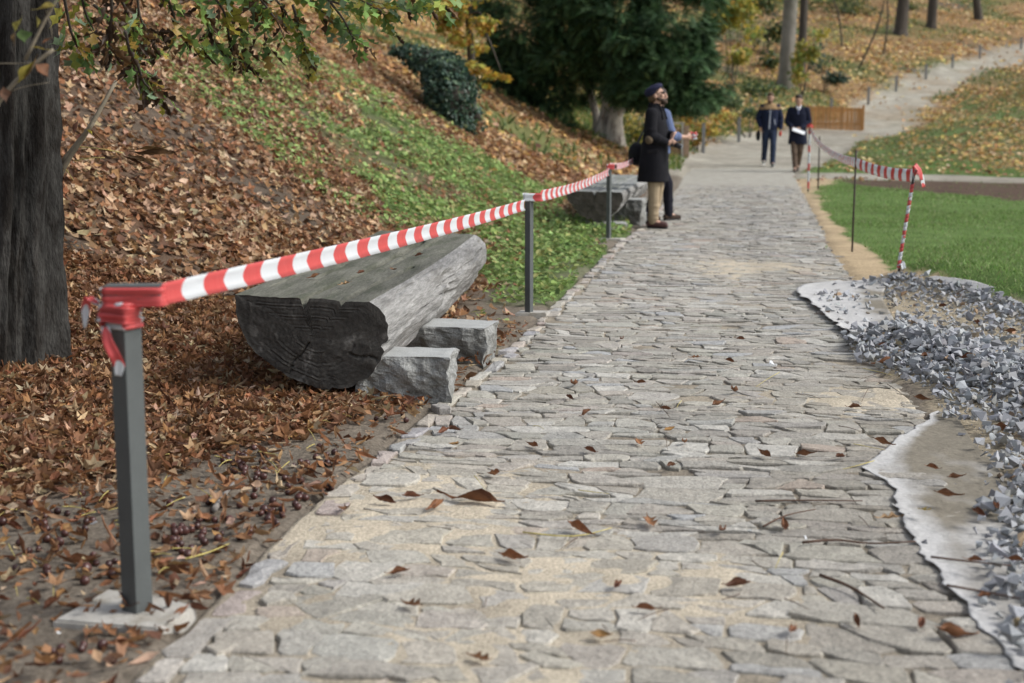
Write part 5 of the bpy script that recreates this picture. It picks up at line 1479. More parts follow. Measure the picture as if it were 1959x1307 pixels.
def shrub(name, lobes, n, s0_, s1_, pal, label, cat='shrub', stems=4, templates=BROADT, shell=.2, clump=3, cs=1.2, group=None):
    c = sum((Vector(l[0]) for l in lobes), Vector()) / len(lobes)
    b = Vector((c.x, c.y, float(ZT(c.x, c.y))))
    o = empty(name, b); tag(o, label, cat, group)
    tb = []
    for k in range(stems):
        l = random.choice(lobes)
        e = Vector(l[0]) + Vector((random.uniform(-.6, .6) * l[1][0], random.uniform(-.5, .5) * l[1][1], random.uniform(-.2, .6) * l[1][2]))
        q0 = Vector((random.uniform(-.15, .15), random.uniform(-.15, .15), -.1))
        e = e - b
        tb.append(tube([q0, q0.lerp(e, .5) + Vector((random.uniform(-.1, .1), 0, .08)), e], [.022, .015, .006], 6, vsub=3))
    tube_obj('stem', tb, m_bark3, o)
    foliage('leaves', sub(o, lobes), n, s0_, s1_, pal, m_foli, o, templates, shell=shell, clump=clump, cs=cs, flat=.45)
    return o
SY = gtb.y
PAL_YG = [(.40, .36, .06), (.30, .30, .06), (.22, .26, .06), (.46, .34, .06), (.17, .22, .05)]
PAL_DG = [(.05, .09, .035), (.07, .12, .045), (.10, .14, .05), (.04, .07, .03)]
ky = hit(1400, 178).y - 3
shrub('maple_sapling', [lob(1400, 20, ky, 1.0, .9, .7), lob(1425, 65, ky - .3, .8, .8, .5), lob(1410, 105, ky - .5, .6, .7, .35), lob(1370, 40, ky, .6, .7, .6), lob(1400, -50, ky, 1.2, 1, .8)], 3000, .17, .28, PAL_YG, 'yellow green maple sapling between the yew and the tall grey trunk', 'tree', 6, [star_leaf(5, -.35, 71)])
shrub('shrub', [lob(1545, 95, SY - 1.5, .55, .5, .6), lob(1530, 140, SY - 1.5, .45, .4, .45), lob(1560, 65, SY - 1.2, .6, .5, .35), lob(1525, 115, SY - 1.5, .3, .4, .6)], 1300, .15, .26, PAL_YG[:4] + [(.14, .20, .05)], 'yellow green leafy shrub hugging the right side of the grey trunk', templates=[star_leaf(5, -.3, 72)])
shrub('shrub', [lob(1575, 120, SY + .5, .6, .5, .5), lob(1600, 150, SY, .6, .5, .3), lob(1570, 85, SY + 1, .4, .4, .4)], 1300, .10, .2, PAL_IVY, 'dark ivy clump on the slope right of the grey trunk', 'ivy', 3)
bY = hit(1345, 285).y - .8
shrub('shrub', [lob(1325, 225, bY, .42, .4, .35), lob(1355, 245, bY - .2, .4, .4, .28), lob(1310, 205, bY + .2, .4, .4, .25), lob(1385, 225, bY + .6, .4, .4, .22), lob(1330, 265, bY - .3, .3, .3, .2)], 1100, .12, .2, [(.52, .36, .08), (.46, .40, .10), (.50, .28, .07), (.32, .32, .08)], 'orange yellow bush beside the slatted gate', templates=[star_leaf(4, -.3, 73), BROADT[0]])
shrub('shrub', [lob(1450, 170, bY + 8, 1.0, .8, .3), lob(1400, 195, bY + 5, .9, .8, .25), lob(1440, 215, bY + 3, .7, .6, .2)], 1300, .1, .2, PAL_DG + [(.2, .22, .06)], 'low green undergrowth on the slope below the tall grey trunk', stems=3)
shrub('shrub', [lob(1610, 20, 80, 2.0, 1.5, 1.0), lob(1660, 40, 82, 1.6, 1.5, .8), lob(1580, 50, 78, 1.2, 1.2, .7), lob(1630, -20, 82, 2.2, 1.5, .8)], 3600, .16, .3, PAL_DG + [(.18, .2, .06), (.25, .24, .07)], 'loose green thicket near the top between the grey trunk and dark trunks', stems=9, shell=.05)
shrub('shrub', [lob(1480, 60, SY + 6, 1.4, 1.2, .9), lob(1470, 120, SY + 3, .9, .9, .6), lob(1450, 0, SY + 7, 1.4, 1.2, .8)], 2800, .15, .28, PAL_DG + [(.3, .24, .07)], 'dim green brush behind and left of the grey trunk', stems=7, shell=.05)
shrub('shrub', [lob(1750, 50, 84, .7, .6, .6), lob(1740, 20, 84, .5, .5, .5)], 500, .15, .25, PAL_DG + [(.16, .2, .05)], 'small green bush between the left two dark trunks', stems=3)
shrub('shrub', [lob(1700, 75, 80, .5, .5, .35)], 300, .15, .25, [(.2, .24, .06), (.28, .28, .07)], 'yellowish low bush left of the leaning dark trunk', stems=3)
g2 = hit(1090, 262)
shrub('shrub', [lob(1040, 225, yb.y + .4, .5, .5, .3), lob(1090, 245, yb.y - .2, .45, .4, .22), lob(1005, 200, yb.y + 1.0, .4, .5, .3)], 1200, .08, .16, PAL_DG[:2] + [(.03, .06, .03), (.08, .10, .035)], 'dark evergreen bush on the bank left of the yew trunk', stems=5)
shrub('shrub', [lob(1212, 225, yb.y + 3, .5, .5, .45), lob(1225, 255, yb.y + 2.5, .4, .4, .3)], 600, .1, .18, [(.45, .36, .07), (.3, .28, .06), (.09, .12, .04)], 'yellowing bush in shade between the yew trunk and standing people', stems=4)
# bare saplings on the slope
for (px, py, tx_, ty_, lb) in [(1640, 130, 1700, -40, 'thin bare sapling leaning right below the thicket'), (1690, 105, 1688, -60, 'thin bare sapling standing left of the leaning dark trunk'), (1612, 90, 1575, -40, 'thin bare sapling leaning left above the ivy clump')]:
    b = hit(px, py)
    V, Q = tube([b - Vector((0, 0, .2)), b.lerp(at(tx_, ty_, b.y), .5) + Vector((.3, 0, 0)), at(tx_, ty_, b.y)], [.05, .04, .02], 7, vsub=4)
    tag(obj('bare_sapling', mesh_np('bare_sapling', V, quads_to_tris(Q), smooth=True), m_bark3), lb, 'tree')
# ================================================================ fences, gate, posts
m_fence = mat('orange_stained_wood', (.50, .25, .09), rough=.75, var=.25, vs=6, objvar=.25, bump=.2, stretch=(4, 4, .6))
m_galv = mat('galvanised_post', (.20, .20, .20), rough=.6, var=.2, vs=8)
m_brown = mat('brown_slat_wood', (.20, .12, .075), rough=.8, var=.25, vs=6, objvar=.25)
fY = hit(1600, 252).y
fa, fb = at(1543, 247, fY), at(1650, 251, fY - .4)
fn = empty('picket_barrier', fa); tag(fn, 'low orange brown picket barrier closing the far path behind the walking men', 'fence')
fd = fb - fa; fl = math.hypot(fd.x, fd.y); ang = math.atan2(fd.y, fd.x)
fn.rotation_euler = (0, 0, ang)
hgt = 44 * fY / F_PX
bm = bmesh.new(); add_box(bm, (0, 0, hgt / 2), (.060, .022, hgt * .97), None, .004)
pk = bpy.data.meshes.new('picket'); bm.to_mesh(pk); bm.free(); pk.materials.append(m_fence)
for k in range(27):
    o = bpy.data.objects.new('picket', pk); o.location = (.03 + (fl - .1) * k / 26, 0, random.uniform(-.015, .015) + fd.z * k / 26); o.rotation_euler = (0, random.uniform(-.02, .02), 0); link(o, fn)
for zf in (.22, .80):
    bm = bmesh.new(); add_box(bm, (fl / 2, .03, hgt * zf), (fl, .035, .07), None, .004); obj('rail', bm, m_fence, fn)
bm = bmesh.new(); add_box(bm, (fl, .01, hgt * .5 - .02), (.09, .09, hgt * 1.06), None, .008); obj('end_post', bm, m_fence, fn)
bm = bmesh.new(); add_box(bm, (.0, .03, hgt * .5), (.07, .07, hgt * 1.0), None, .008); obj('end_post', bm, m_fence, fn)
gY = hit(1308, 300).y - .2
ga, gb = at(1262, 303, gY), at(1309, 303, gY)
gate = empty('slatted_gate', ga); tag(gate, 'slatted wooden gate panel in a pale metal frame behind the standing people', 'gate')
gw = gb.x - ga.x; gh = 66 * gY / F_PX
for k in range(9):
    bm = bmesh.new(); add_box(bm, (.05 + (gw - .1) * k / 8, 0, gh * .5), (gw / 13, .025, gh * .80), None, .003); obj('slat', bm, m_brown, gate)
m_frame = mat('pale_metal_frame', (.36, .35, .32), rough=.5, var=.15, vs=10)
for c_, s_ in (((gw / 2, 0, gh), (gw, .04, .04)), ((gw / 2, .02, gh * .09), (gw, .04, .04)), ((0, 0, gh * .5), (.05, .05, gh)), ((gw - .06, 0, gh * .5), (.05, .05, gh * 1.06))):
    bm = bmesh.new(); add_box(bm, c_, s_, None, .004); obj('frame_bar', bm, m_frame, gate)
bm = bmesh.new(); add_box(bm, (gw + .05, .03, gh * .46), (.14, .10, gh * .94), None, .008); obj('gate_post', bm, mat('tan_timber', (.30, .21, .15), var=.25, vs=6), gate)
def fpost(px, pb, pt, w, label, group=None):
    b = hit(px, pb); h = (pb - pt) * b.y / F_PX
    t = empty('fence_post', b); tag(t, label, 'post', group)
    bm = bmesh.new(); add_box(bm, (0, 0, h / 2 - .15), (w, w, h + .3), None, .006); obj('upright', bm, m_galv, t)
    bm = bmesh.new(); add_box(bm, (0, 0, h + .006), (w * 1.25, w * 1.25, .03), None, .006); obj('cap', bm, m_galv, t)
fpost(1345, 293, 238, .09, 'grey fence post on the verge right of the slatted gate, nearer one')
fpost(1413, 272, 226, .09, 'grey fence post on the verge just left of the walking man in the hooded jacket')
fpost(1510, 250, 208, .08, 'grey fence post behind the shoulder of the man in the dark coat')
fpost(1590, 214, 190, .09, 'short grey post peeping over the picket barrier')
for (px, pb, pt), lb in zip([(1661, 200, 168), (1714, 176, 148), (1771, 152, 125), (1822, 131, 106), (1874, 113, 88), (1953, 95, 73)], ['first post up the hillside path, right after the picket barrier', 'second post up the hillside path counted from the picket barrier', 'third post up the hillside path counted from the picket barrier', 'fourth post up the hillside path counted from the picket barrier', 'fifth post up the hillside path counted from the picket barrier', 'last post up the hillside path at the right frame edge']):
    fpost(px, pb, pt, .09, lb, 'posts along the hillside path')

# ================================================================ people
_b = bmesh.new(); bmesh.ops.create_icosphere(_b, subdivisions=2, radius=1); ICO = [v.co.copy() for v in _b.verts]; _b.free()
def remesh(name, parts, vox, m, parent, smooth=3, iters_name=None):
    bm = bmesh.new()
    for pt in parts:
        if pt[0] == 'cap':
            _, p0, r0, p1, r1 = pt
            vs_ = [bm.verts.new(Vector(c_) + d_ * r_) for c_, r_ in ((p0, r0), (p1, r1)) for d_ in ICO]
            h_ = bmesh.ops.convex_hull(bm, input=vs_)
            bmesh.ops.delete(bm, geom=[v for v in vs_ if v.is_valid and not v.link_faces], context='VERTS')
        elif pt[0] == 'ell':
            _, c_, r_, *rot = pt
            rr = bmesh.ops.create_icosphere(bm, subdivisions=3, radius=1)
            Rm = rot[0] if rot else Matrix.Identity(3)
            for v in rr['verts']: v.co = Rm @ Vector((v.co.x * r_[0], v.co.y * r_[1], v.co.z * r_[2])) + Vector(c_)
        elif pt[0] == 'loft':
            _, rings = pt
            n = 28; prev_ = None
            for c_, rx, ry in rings:
                cur = [bm.verts.new((c_[0] + rx * math.copysign(abs(math.cos(a)) ** .85, math.cos(a)), c_[1] + ry * math.copysign(abs(math.sin(a)) ** .85, math.sin(a)), c_[2])) for a in np.linspace(0, 2 * math.pi, n, endpoint=False)]
                if prev_:
                    for i in range(n): bm.faces.new((prev_[i], prev_[(i + 1) % n], cur[(i + 1) % n], cur[i]))
                else:
                    bm.faces.new(cur[::-1])
                prev_ = cur
            bm.faces.new(prev_)
    bmesh.ops.recalc_face_normals(bm, faces=bm.faces)
    me = bpy.data.meshes.new(name); bm.to_mesh(me); bm.free()
    o = bpy.data.objects.new('tmp', me); COL.objects.link(o)
    r = o.modifiers.new('r', 'REMESH'); r.mode = 'VOXEL'; r.voxel_size = vox; r.use_smooth_shade = True
    if smooth:
        s = o.modifiers.new('s', 'SMOOTH'); s.factor = .5; s.iterations = smooth
    dg = bpy.context.evaluated_depsgraph_get()
    me2 = bpy.data.meshes.new_from_object(o.evaluated_get(dg))
    me2.name = name
    bpy.data.objects.remove(o); bpy.data.meshes.remove(me)
    me2.materials.clear()
    return obj(name, me2, m, parent)
def cloth(name, c, rough=.9, var=.2, **k): return mat(name, c, rough=rough, var=var, vs=7, bump=.35, bs=16, bdist=.02, fine=.12, fs=120, spec=.15, **k)
m_skin = mat('skin', (.50, .31, .23), rough=.55, var=.08, vs=12, bump=.05)
m_hair = mat('dark_hair', (.035, .024, .018), rough=.6, var=.3, vs=40, bump=.5, bs=60)
m_hairb = mat('brown_hair', (.10, .06, .035), rough=.6, var=.3, vs=40, bump=.5, bs=60)
m_eye = mat('eye', (.05, .04, .035), rough=.2, var=0, bump=0)
m_lip = mat('lip', (.36, .15, .12), rough=.5, var=.1, bump=0)
m_black = mat('black_plastic', (.02, .02, .022), rough=.45, var=.1, bump=0)
Vt = Vector
def hand(wr, d, palm_n, thumb, curl=.5, s=1.0):
    """capsules for a palm and five bent fingers. d: wrist to knuckles, palm_n: out of the palm, thumb: towards the thumb side"""
    d, palm_n = Vt(d).normalized(), Vt(palm_n).normalized()
    th = Vt(thumb); th = (th - d * th.dot(d)).normalized()
    out = [('cap', wr, .026 * s, wr + d * .04 * s + th * .012 * s, .024 * s), ('cap', wr + d * .03 * s + th * .02 * s, .017 * s, wr + d * .085 * s + th * .027 * s, .014 * s), ('cap', wr + d * .03 * s - th * .02 * s, .017 * s, wr + d * .08 * s - th * .027 * s, .013 * s), ('cap', wr + d * .03 * s, .018 * s, wr + d * .088 * s, .014 * s)]
    for k, (o_, L_) in enumerate(((.030, .070), (.010, .080), (-.011, .074), (-.030, .058))):
        k0 = wr + d * (.085 - .004 * abs(k - 1)) * s + th * o_ * s
        d1 = (d * math.cos(curl * .8) + palm_n * math.sin(curl * .8)).normalized()
        d2 = (d * math.cos(curl * 2) + palm_n * math.sin(curl * 2)).normalized()
        k1 = k0 + d1 * L_ * .55 * s
        out += [('cap', k0, .0095 * s, k1, .0088 * s), ('cap', k1, .0088 * s, k1 + d2 * L_ * .5 * s, .0075 * s)]
    t0 = wr + d * .022 * s + th * .026 * s; t1_ = t0 + (th * .75 + d * .7 + palm_n * .25).normalized() * .04 * s
    out += [('cap', t0, .013 * s, t1_, .0105 * s), ('cap', t1_, .0105 * s, t1_ + (d + palm_n * curl).normalized() * .032 * s, .009 * s)]
    return out
def person(label, loc, rz, H=1.76, legs=None, arms=None, head=(0, 0), skin=m_skin, hair=m_hair, hair_style='short', beard=None, lean=0.0):
    """figure standing with its feet on loc and facing local -Y. legs: (knee, ankle, toe dir) per side; arms: (elbow, wrist, hand dir, palm normal, thumb)"""
    k = H / 1.76
    t = empty('person', loc, rz); tag(t, label, 'person')
    S = lambda p: Vt(p) * k
    P = []
    hp = {1: S((.095, 0, .92)), -1: S((-.095, 0, .92))}
    P += [('loft', [(S((0, 0, .86)), .155 * k, .105 * k), (S((0, 0, .95)), .165 * k, .115 * k), (S((0, -.005, 1.08)), .145 * k, .10 * k), (S((0, -.01, 1.22)), .155 * k, .108 * k), (S((0, -.005, 1.34)), .17 * k, .11 * k), (S((0, 0, 1.43)), .16 * k, .085 * k), (S((0, .005, 1.475)), .09 * k, .065 * k)])]
    for s in (1, -1):
        kn, an, td = legs[s]
        kn, an, td = S(kn), S(an), Vt(td).normalized()
        P += [('cap', hp[s], .088 * k, kn, .058 * k), ('cap', kn, .058 * k, kn.lerp(an, .3) + Vt((0, .01, 0)), .056 * k), ('cap', kn.lerp(an, .3), .055 * k, an, .036 * k), ('cap', an, .035 * k, an + td * .10 * k - Vt((0, 0, .045 * k)), .03 * k)]
        el, wr, hd, pn, thb = arms[s]
        sh, el, wr = S((s * .185, 0, 1.415)), S(el), S(wr)
        P += [('cap', S((s * .12, 0, 1.40)), .065 * k, sh, .062 * k), ('cap', sh, .056 * k, el, .043 * k), ('cap', el, .042 * k, wr, .026 * k)] + hand(wr, hd, pn, thb, .55, k)
    # head
    hc = S((0, -.018 - lean, 1.640))
    R = Matrix.Rotation(head[1], 3, 'Z') @ Matrix.Rotation(head[0], 3, 'X')
    def hp_(x, y, z): return hc + R @ (Vt((x, y, z)) * k)
    P += [('cap', S((0, .012, 1.44)), .058 * k, hp_(0, .015, -.07), .055 * k)]
    P += [('ell', hp_(0, .008, .025), (.076 * k, .095 * k, .092 * k), R), ('ell', hp_(0, -.028, -.045), (.060 * k, .066 * k, .072 * k), R), ('ell', hp_(0, -.064, -.088), (.030 * k, .026 * k, .024 * k), R),
          ('cap', hp_(0, -.088, .012), .010 * k, hp_(0, -.112, -.026), .014 * k), ('ell', hp_(0, -.078, .03), (.052 * k, .018 * k, .014 * k), R), ('cap', hp_(-.02, -.088, -.058), .011 * k, hp_(.02, -.088, -.058), .011 * k)]
    for s in (1, -1):
        P += [('ell', hp_(s * .078, .012, -.008), (.011 * k, .020 * k, .032 * k), R), ('ell', hp_(s * .046, -.066, -.022), (.022 * k, .022 * k, .020 * k), R)]
    remesh('body', P, .0075, skin, t, 3)
    for s in (1, -1):
        e = bmesh.new(); rr = bmesh.ops.create_icosphere(e, subdivisions=2, radius=.0135 * k)
        o = obj('eye', e, m_eye, t); o.location = hp_(s * .031, -.083, .008)
    remesh('mouth', [('cap', hp_(-.02, -.096, -.060), .006 * k, hp_(.02, -.096, -.060), .006 * k)], .004, m_lip, t, 1)
    hr = [('ell', hp_(0, .022, .045), (.083 * k, .098 * k, .088 * k), R), ('ell', hp_(0, .055, -.01), (.074 * k, .062 * k, .08 * k), R)]
    if hair_style == 'quiff': hr += [('ell', hp_(0, -.05, .105), (.062 * k, .05 * k, .035 * k), R)]
    remesh('hair', hr, .008, hair, t, 2)
    if beard is not None:
        remesh('beard', [('ell', hp_(0, -.058, -.095), (.050 * k, .048 * k, .046 * k), R), ('cap', hp_(-.066, -.01, -.045), .018 * k, hp_(-.035, -.065, -.085), .024 * k), ('cap', hp_(.066, -.01, -.045), .018 * k, hp_(.035, -.065, -.085), .024 * k), ('cap', hp_(-.028, -.098, -.045), .010 * k, hp_(.028, -.098, -.045), .010 * k)], .007, beard, t, 2)
    return t, S, hp_, R, k
def trousers(t, S, k, legs, m, r=(.105, .078, .062), top=.98):
    P = [('loft', [(S((0, 0, .80)), .165 * k, .118 * k), (S((0, 0, .90)), .182 * k, .130 * k), (S((0, 0, top)), .172 * k, .122 * k)])]
    for s in (1, -1):
        kn, an, td = legs[s]
        kn, an = S(kn), S(an)
        P += [('cap', S((s * .09, 0, .86)), r[0] * k, kn, r[1] * k), ('cap', kn, r[1] * k, an + Vt((0, .005, .0)) * k, r[2] * k), ('ell', an + Vt((0, 0, .03)) * k, (r[2] * 1.08 * k, r[2] * 1.12 * k, .03 * k)), ('ell', kn.lerp(an, .55), (r[1] * .95 * k, r[1] * 1.0 * k, .04 * k)), ('ell', kn.lerp(an, .8), (r[2] * 1.1 * k, r[2] * 1.15 * k, .025 * k))]
    return remesh('trousers', P, .011, m, t, 3)
def shoes(t, S, k, legs, m, msole):
    for s in (1, -1):
        an, td = S(legs[s][1]), Vt(legs[s][2]); td.z = 0; td.normalize()
        g_ = an - Vt((0, 0, .085 * k))
        lift = g_.z
        h = g_ - td * .055 * k; toe = g_ + td * .165 * k
        u_ = Vt((0, 0, 1))
        sh_ = remesh('shoe', [('cap', h + u_ * .045 * k, .038 * k, g_ + td * .03 * k + u_ * .05 * k, .042 * k), ('cap', g_ + td * .02 * k + u_ * .045 * k, .042 * k, toe + u_ * .033 * k, .032 * k), ('cap', g_ + u_ * .06 * k, .045 * k, g_ + u_ * .10 * k, .047 * k)], .008, m, t, 2)
        remesh('sole', [('cap', h + u_ * .012 * k, .034 * k, toe + u_ * .012 * k, .032 * k)], .008, msole, sh_, 0).scale = (1, 1, .42)
def sleeve_parts(S, k, arms, r=(.078, .064, .050), cut=.88):
    P = []
    for s in (1, -1):
        el, wr = S(arms[s][0]), S(arms[s][1])
        sh = S((s * .185, 0, 1.415))
        P += [('cap', S((s * .10, 0, 1.41)), .075 * k, sh, r[0] * k), ('cap', sh, r[0] * k, el, r[1] * k), ('cap', el, r[1] * k, el.lerp(wr, cut), r[2] * k), ('ell', sh.lerp(el, .75), (r[1] * 1.12 * k,) * 3), ('ell', el.lerp(wr, .35), (r[1] * 1.02 * k,) * 3)]
    return P

def ground(x, y):
    bz = float(ZT(x, y))
    return max(bz, 0.004) if y < 34 else bz + .005
# --- bearded man in a beret, looking up to the right
legs1 = {1: ((.085, -.03, .50), (.075, .03, .09), (.1, -1, 0)), -1: ((-.085, -.02, .50), (-.07, -.02, .09), (-.15, -1, 0))}
arms1 = {1: ((.24, -.06, 1.15), (.04, -.215, 1.16), (-.9, -.3, .0), (0, .3, -1), (0, -.5, .5)), -1: ((-.25, -.02, 1.14), (-.12, -.19, 1.06), (.5, -.7, -.05), (.6, .2, -.8), (-.2, -.3, .9))}
m_coat1 = cloth('charcoal_wool', (.011, .011, .014))
p1 = onz(1250, 436)
loc1 = Vt((p1.x, p1.y, ground(p1.x, p1.y)))
t, S, hp_, R, k = person('bearded man in dark beret and long charcoal coat holding a camera, looking up', loc1, math.radians(70), 1.74, legs1, arms1, (-.30, .12), hair=m_hairb, beard=mat('beard_hair', (.05, .032, .022), rough=.7, var=.3, vs=40, bump=.5, bs=80))
trousers(t, S, k, legs1, cloth('beige_chino', (.33, .262, .175)))
shoes(t, S, k, legs1, mat('oxblood_leather', (.085, .042, .038), rough=.4, var=.25, vs=20), m_black)
P = [('loft', [(S((0, .015, .575)), .23 * k, .195 * k), (S((0, .01, .72)), .225 * k, .185 * k), (S((0, .005, .90)), .215 * k, .172 * k), (S((0, .0, 1.04)), .198 * k, .158 * k), (S((0, -.005, 1.16)), .192 * k, .138 * k), (S((0, -.005, 1.32)), .20 * k, .128 * k), (S((0, .0, 1.43)), .175 * k, .108 * k), (S((0, .01, 1.50)), .085 * k, .08 * k), (S((0, .012, 1.545)), .078 * k, .078 * k)])] + sleeve_parts(S, k, arms1)
coat = remesh('coat', P, .011, m_coat1, t, 3)
remesh('collar', [('cap', S((-.07, .02, 1.50)), .022 * k, S((-.055, -.085, 1.47)), .024 * k), ('cap', S((.07, .02, 1.50)), .022 * k, S((.055, -.085, 1.47)), .024 * k), ('cap', S((-.06, .06, 1.53)), .022 * k, S((.06, .06, 1.53)), .022 * k), ('cap', S((-.05, -.08, 1.50)), .02 * k, S((-.09, -.12, 1.36)), .018 * k), ('cap', S((.05, -.08, 1.50)), .02 * k, S((.09, -.12, 1.36)), .018 * k)], .009, m_coat1, coat, 2)
remesh('pocket_flap', [('cap', S((-.197, -.09, .975)), .012 * k, S((-.21, .03, .965)), .012 * k), ('cap', S((-.197, -.09, .955)), .012 * k, S((-.21, .03, .945)), .012 * k)], .006, cloth('coat_flap', (.02, .02, .023)), coat, 1)
el = S(arms1[-1][0])
remesh('elbow_patch', [('ell', el + Vt((-.035, .02, -.04)) * k, (.045 * k, .05 * k, .055 * k))], .007, cloth('suede_patch', (.12, .09, .06)), coat, 1)
remesh('beret', [('ell', hp_(0, .02, .085), (.112 * k, .128 * k, .052 * k), R @ Matrix.Rotation(-.22, 3, 'X')), ('ell', hp_(0, .045, .06), (.10 * k, .10 * k, .07 * k), R), ('cap', hp_(0, .03, .135), .006 * k, hp_(0, .032, .152), .005 * k)], .008, cloth('navy_felt', (.025, .026, .055)), t, 3)
gl = [('cap', hp_(-.075, .0, .012), .004 * k, hp_(-.062, -.085, .012), .004 * k), ('cap', hp_(.075, .0, .012), .004 * k, hp_(.062, -.085, .012), .004 * k), ('cap', hp_(-.012, -.104, .014), .004 * k, hp_(.012, -.104, .014), .004 * k)]
for s in (1, -1):
    for a_ in range(10):
        q0, q1 = a_ / 10 * 2 * math.pi, (a_ + 1) / 10 * 2 * math.pi
        gl.append(('cap', hp_(s * .034 + .022 * math.cos(q0), -.098, .008 + .018 * math.sin(q0)), .0035 * k, hp_(s * .034 + .022 * math.cos(q1), -.098, .008 + .018 * math.sin(q1)), .0035 * k))
remesh('glasses', gl, .003, m_black, t, 0)
M1 = Matrix.Translation(loc1) @ Matrix.Rotation(math.radians(70), 4, 'Z')
ct = empty('camera_in_hand', M1 @ (S((-.04, -.27, 1.045))), math.radians(70)); tag(ct, 'black compact camera held at the waist by the man in the beret', 'camera')
bm = bmesh.new(); add_box(bm, (0, .04, .015), (.13, .055, .085), None, .01); obj('camera_body', bm, m_black, ct)
V, Q = tube([(0, .02, .0), (0, -.04, -.02), (0, -.085, -.035)], [.036, .036, .034], 20); obj('lens', mesh_np('lens', V, quads_to_tris(Q), smooth=True), m_black, ct)
V, Q = tube([(0, -.0845, -.0345), (0, -.088, -.036)], [.028, .027], 20); obj('lens_glass', mesh_np('lens_glass', V, quads_to_tris(Q), smooth=True), mat('lens_coating', (.25, .28, .33), rough=.15, var=0, bump=0), ct)

# --- person in the blue jacket behind him, arm stretched out with the tape
legs2 = {1: ((.09, -.20, .50), (.10, -.23, .09), (.1, -1, 0)), -1: ((-.10, .02, .50), (-.09, .20, .10), (-.1, -1, 0))}
arms2 = {-1: ((-.25, -.07, 1.13), (-.20, -.31, 1.12), (.1, -1, .05), (.5, .3, -.8), (0, 0, 1)), 1: ((.23, -.05, 1.13), (.20, -.18, .92), (0, -.3, -1), (-1, 0, 0), (0, -1, 0))}
p2 = onz(1257, 424)
loc2 = Vt((p2.x - .0, p2.y, ground(p2.x, p2.y)))
t, S, hp_, R, k = person('person in blue jacket and black trousers mostly hidden behind the man in the beret', loc2, math.radians(112), 1.73, legs2, arms2, (.35, .0), hair=m_hair)
trousers(t, S, k, legs2, cloth('black_trouser', (.018, .018, .026)), (.10, .074, .06))
shoes(t, S, k, legs2, mat('dark_suede', (.045, .028, .02), rough=.8, var=.2, vs=20), m_black)
P = [('loft', [(S((0, .0, .90)), .19 * k, .145 * k), (S((0, .0, 1.04)), .18 * k, .138 * k), (S((0, -.005, 1.18)), .185 * k, .142 * k), (S((0, -.005, 1.32)), .20 * k, .142 * k), (S((0, .0, 1.43)), .175 * k, .108 * k), (S((0, .01, 1.50)), .08 * k, .078 * k)])] + sleeve_parts(S, k, arms2, cut=.45)
remesh('jacket', P, .011, cloth('blue_cotton', (.12, .155, .27)), t, 3)
M2 = Matrix.Translation(loc2) @ Matrix.Rotation(math.radians(112), 4, 'Z')
rl = empty('tape_roll', M2 @ S((-.19, -.42, 1.13))); tag(rl, 'bunched red and white tape held out by the person in blue', 'tape roll')
for q in range(3):
    ribbon('tape_loop', [Vt((.04 * math.cos(a_ + q), .04 * math.sin(a_ + q) * .6, .02 * math.sin(2 * a_) + .01 * q)) for a_ in np.linspace(0, 6.28, 9)], .055, m_tape_red if q >= 1 else tape_mat('film_plain', 9, off=8), rl, updir=(.2, 0, 1), sub=4, crinkle=.02)
bg_ = empty('shoulder_bag', Vt((loc1.x - .20, loc1.y + .30, .80)), .1); tag(bg_, 'black bag hanging behind the back of the man in the beret', 'bag')
remesh('bag_body', [('ell', (0, 0, .12), (.10, .16, .13)), ('ell', (0, 0, .04), (.10, .15, .08))], .012, cloth('bag_nylon', (.015, .015, .018)), bg_, 2)
V, Q = tube([(.0, .0, .22), (.10, .05, .40), (.22, .02, .62)], [.012, .012, .012], 6, vsub=4); obj('bag_strap', mesh_np('bag_strap', V, quads_to_tris(Q), smooth=True), m_black, bg_)

# --- walking man in the hooded jacket
p3 = onz(1470, 328)
legs3 = {1: ((.09, -.16, .51), (.085, -.20, .09), (.15, -1, 0)), -1: ((-.10, -.03, .49), (-.11, .22, .14), (-.1, -1, 0))}
arms3 = {1: ((.27, .02, 1.14), (.26, -.06, .90), (0, -.15, -1), (-1, 0, 0), (0, -1, 0)), -1: ((-.28, .03, 1.15), (-.22, -.06, .95), (.1, -.2, -1), (1, 0, 0), (0, -1, 0))}
loc3 = Vt((p3.x, p3.y, ground(p3.x, p3.y)))
t, S, hp_, R, k = person('walking man in navy hooded jacket with tan shoulders and dark jeans', loc3, math.radians(-8), 1.80, legs3, arms3, (.22, -.15), hair=m_hairb, hair_style='quiff', beard=mat('stubble', (.16, .09, .06), rough=.8, var=.2))
trousers(t, S, k, legs3, cloth('dark_denim', (.030, .042, .075)), (.105, .078, .064))
shoes(t, S, k, legs3, mat('grey_trainer', (.20, .22, .21), rough=.7, var=.3, vs=25), mat('white_sole', (.7, .7, .68), var=.05, bump=0))
m_navy = cloth('navy_fleece', (.018, .024, .052))
P = [('loft', [(S((0, .0, .89)), .19 * k, .14 * k), (S((0, .0, 1.0)), .195 * k, .145 * k), (S((0, -.005, 1.16)), .195 * k, .145 * k), (S((0, -.005, 1.30)), .205 * k, .145 * k), (S((0, .0, 1.40)), .195 * k, .125 * k), (S((0, .0, 1.45)), .15 * k, .10 * k)])] + sleeve_parts(S, k, arms3, (.082, .066, .052), .9)
jk = remesh('jacket', P, .011, m_navy, t, 3)
m_tan = cloth('tan_yoke', (.32, .215, .115))
yk = [('loft', [(S((0, -.003, 1.365)), .215 * k, .148 * k), (S((0, 0, 1.42)), .20 * k, .128 * k), (S((0, .005, 1.475)), .125 * k, .10 * k), (S((0, .01, 1.51)), .085 * k, .085 * k)])]
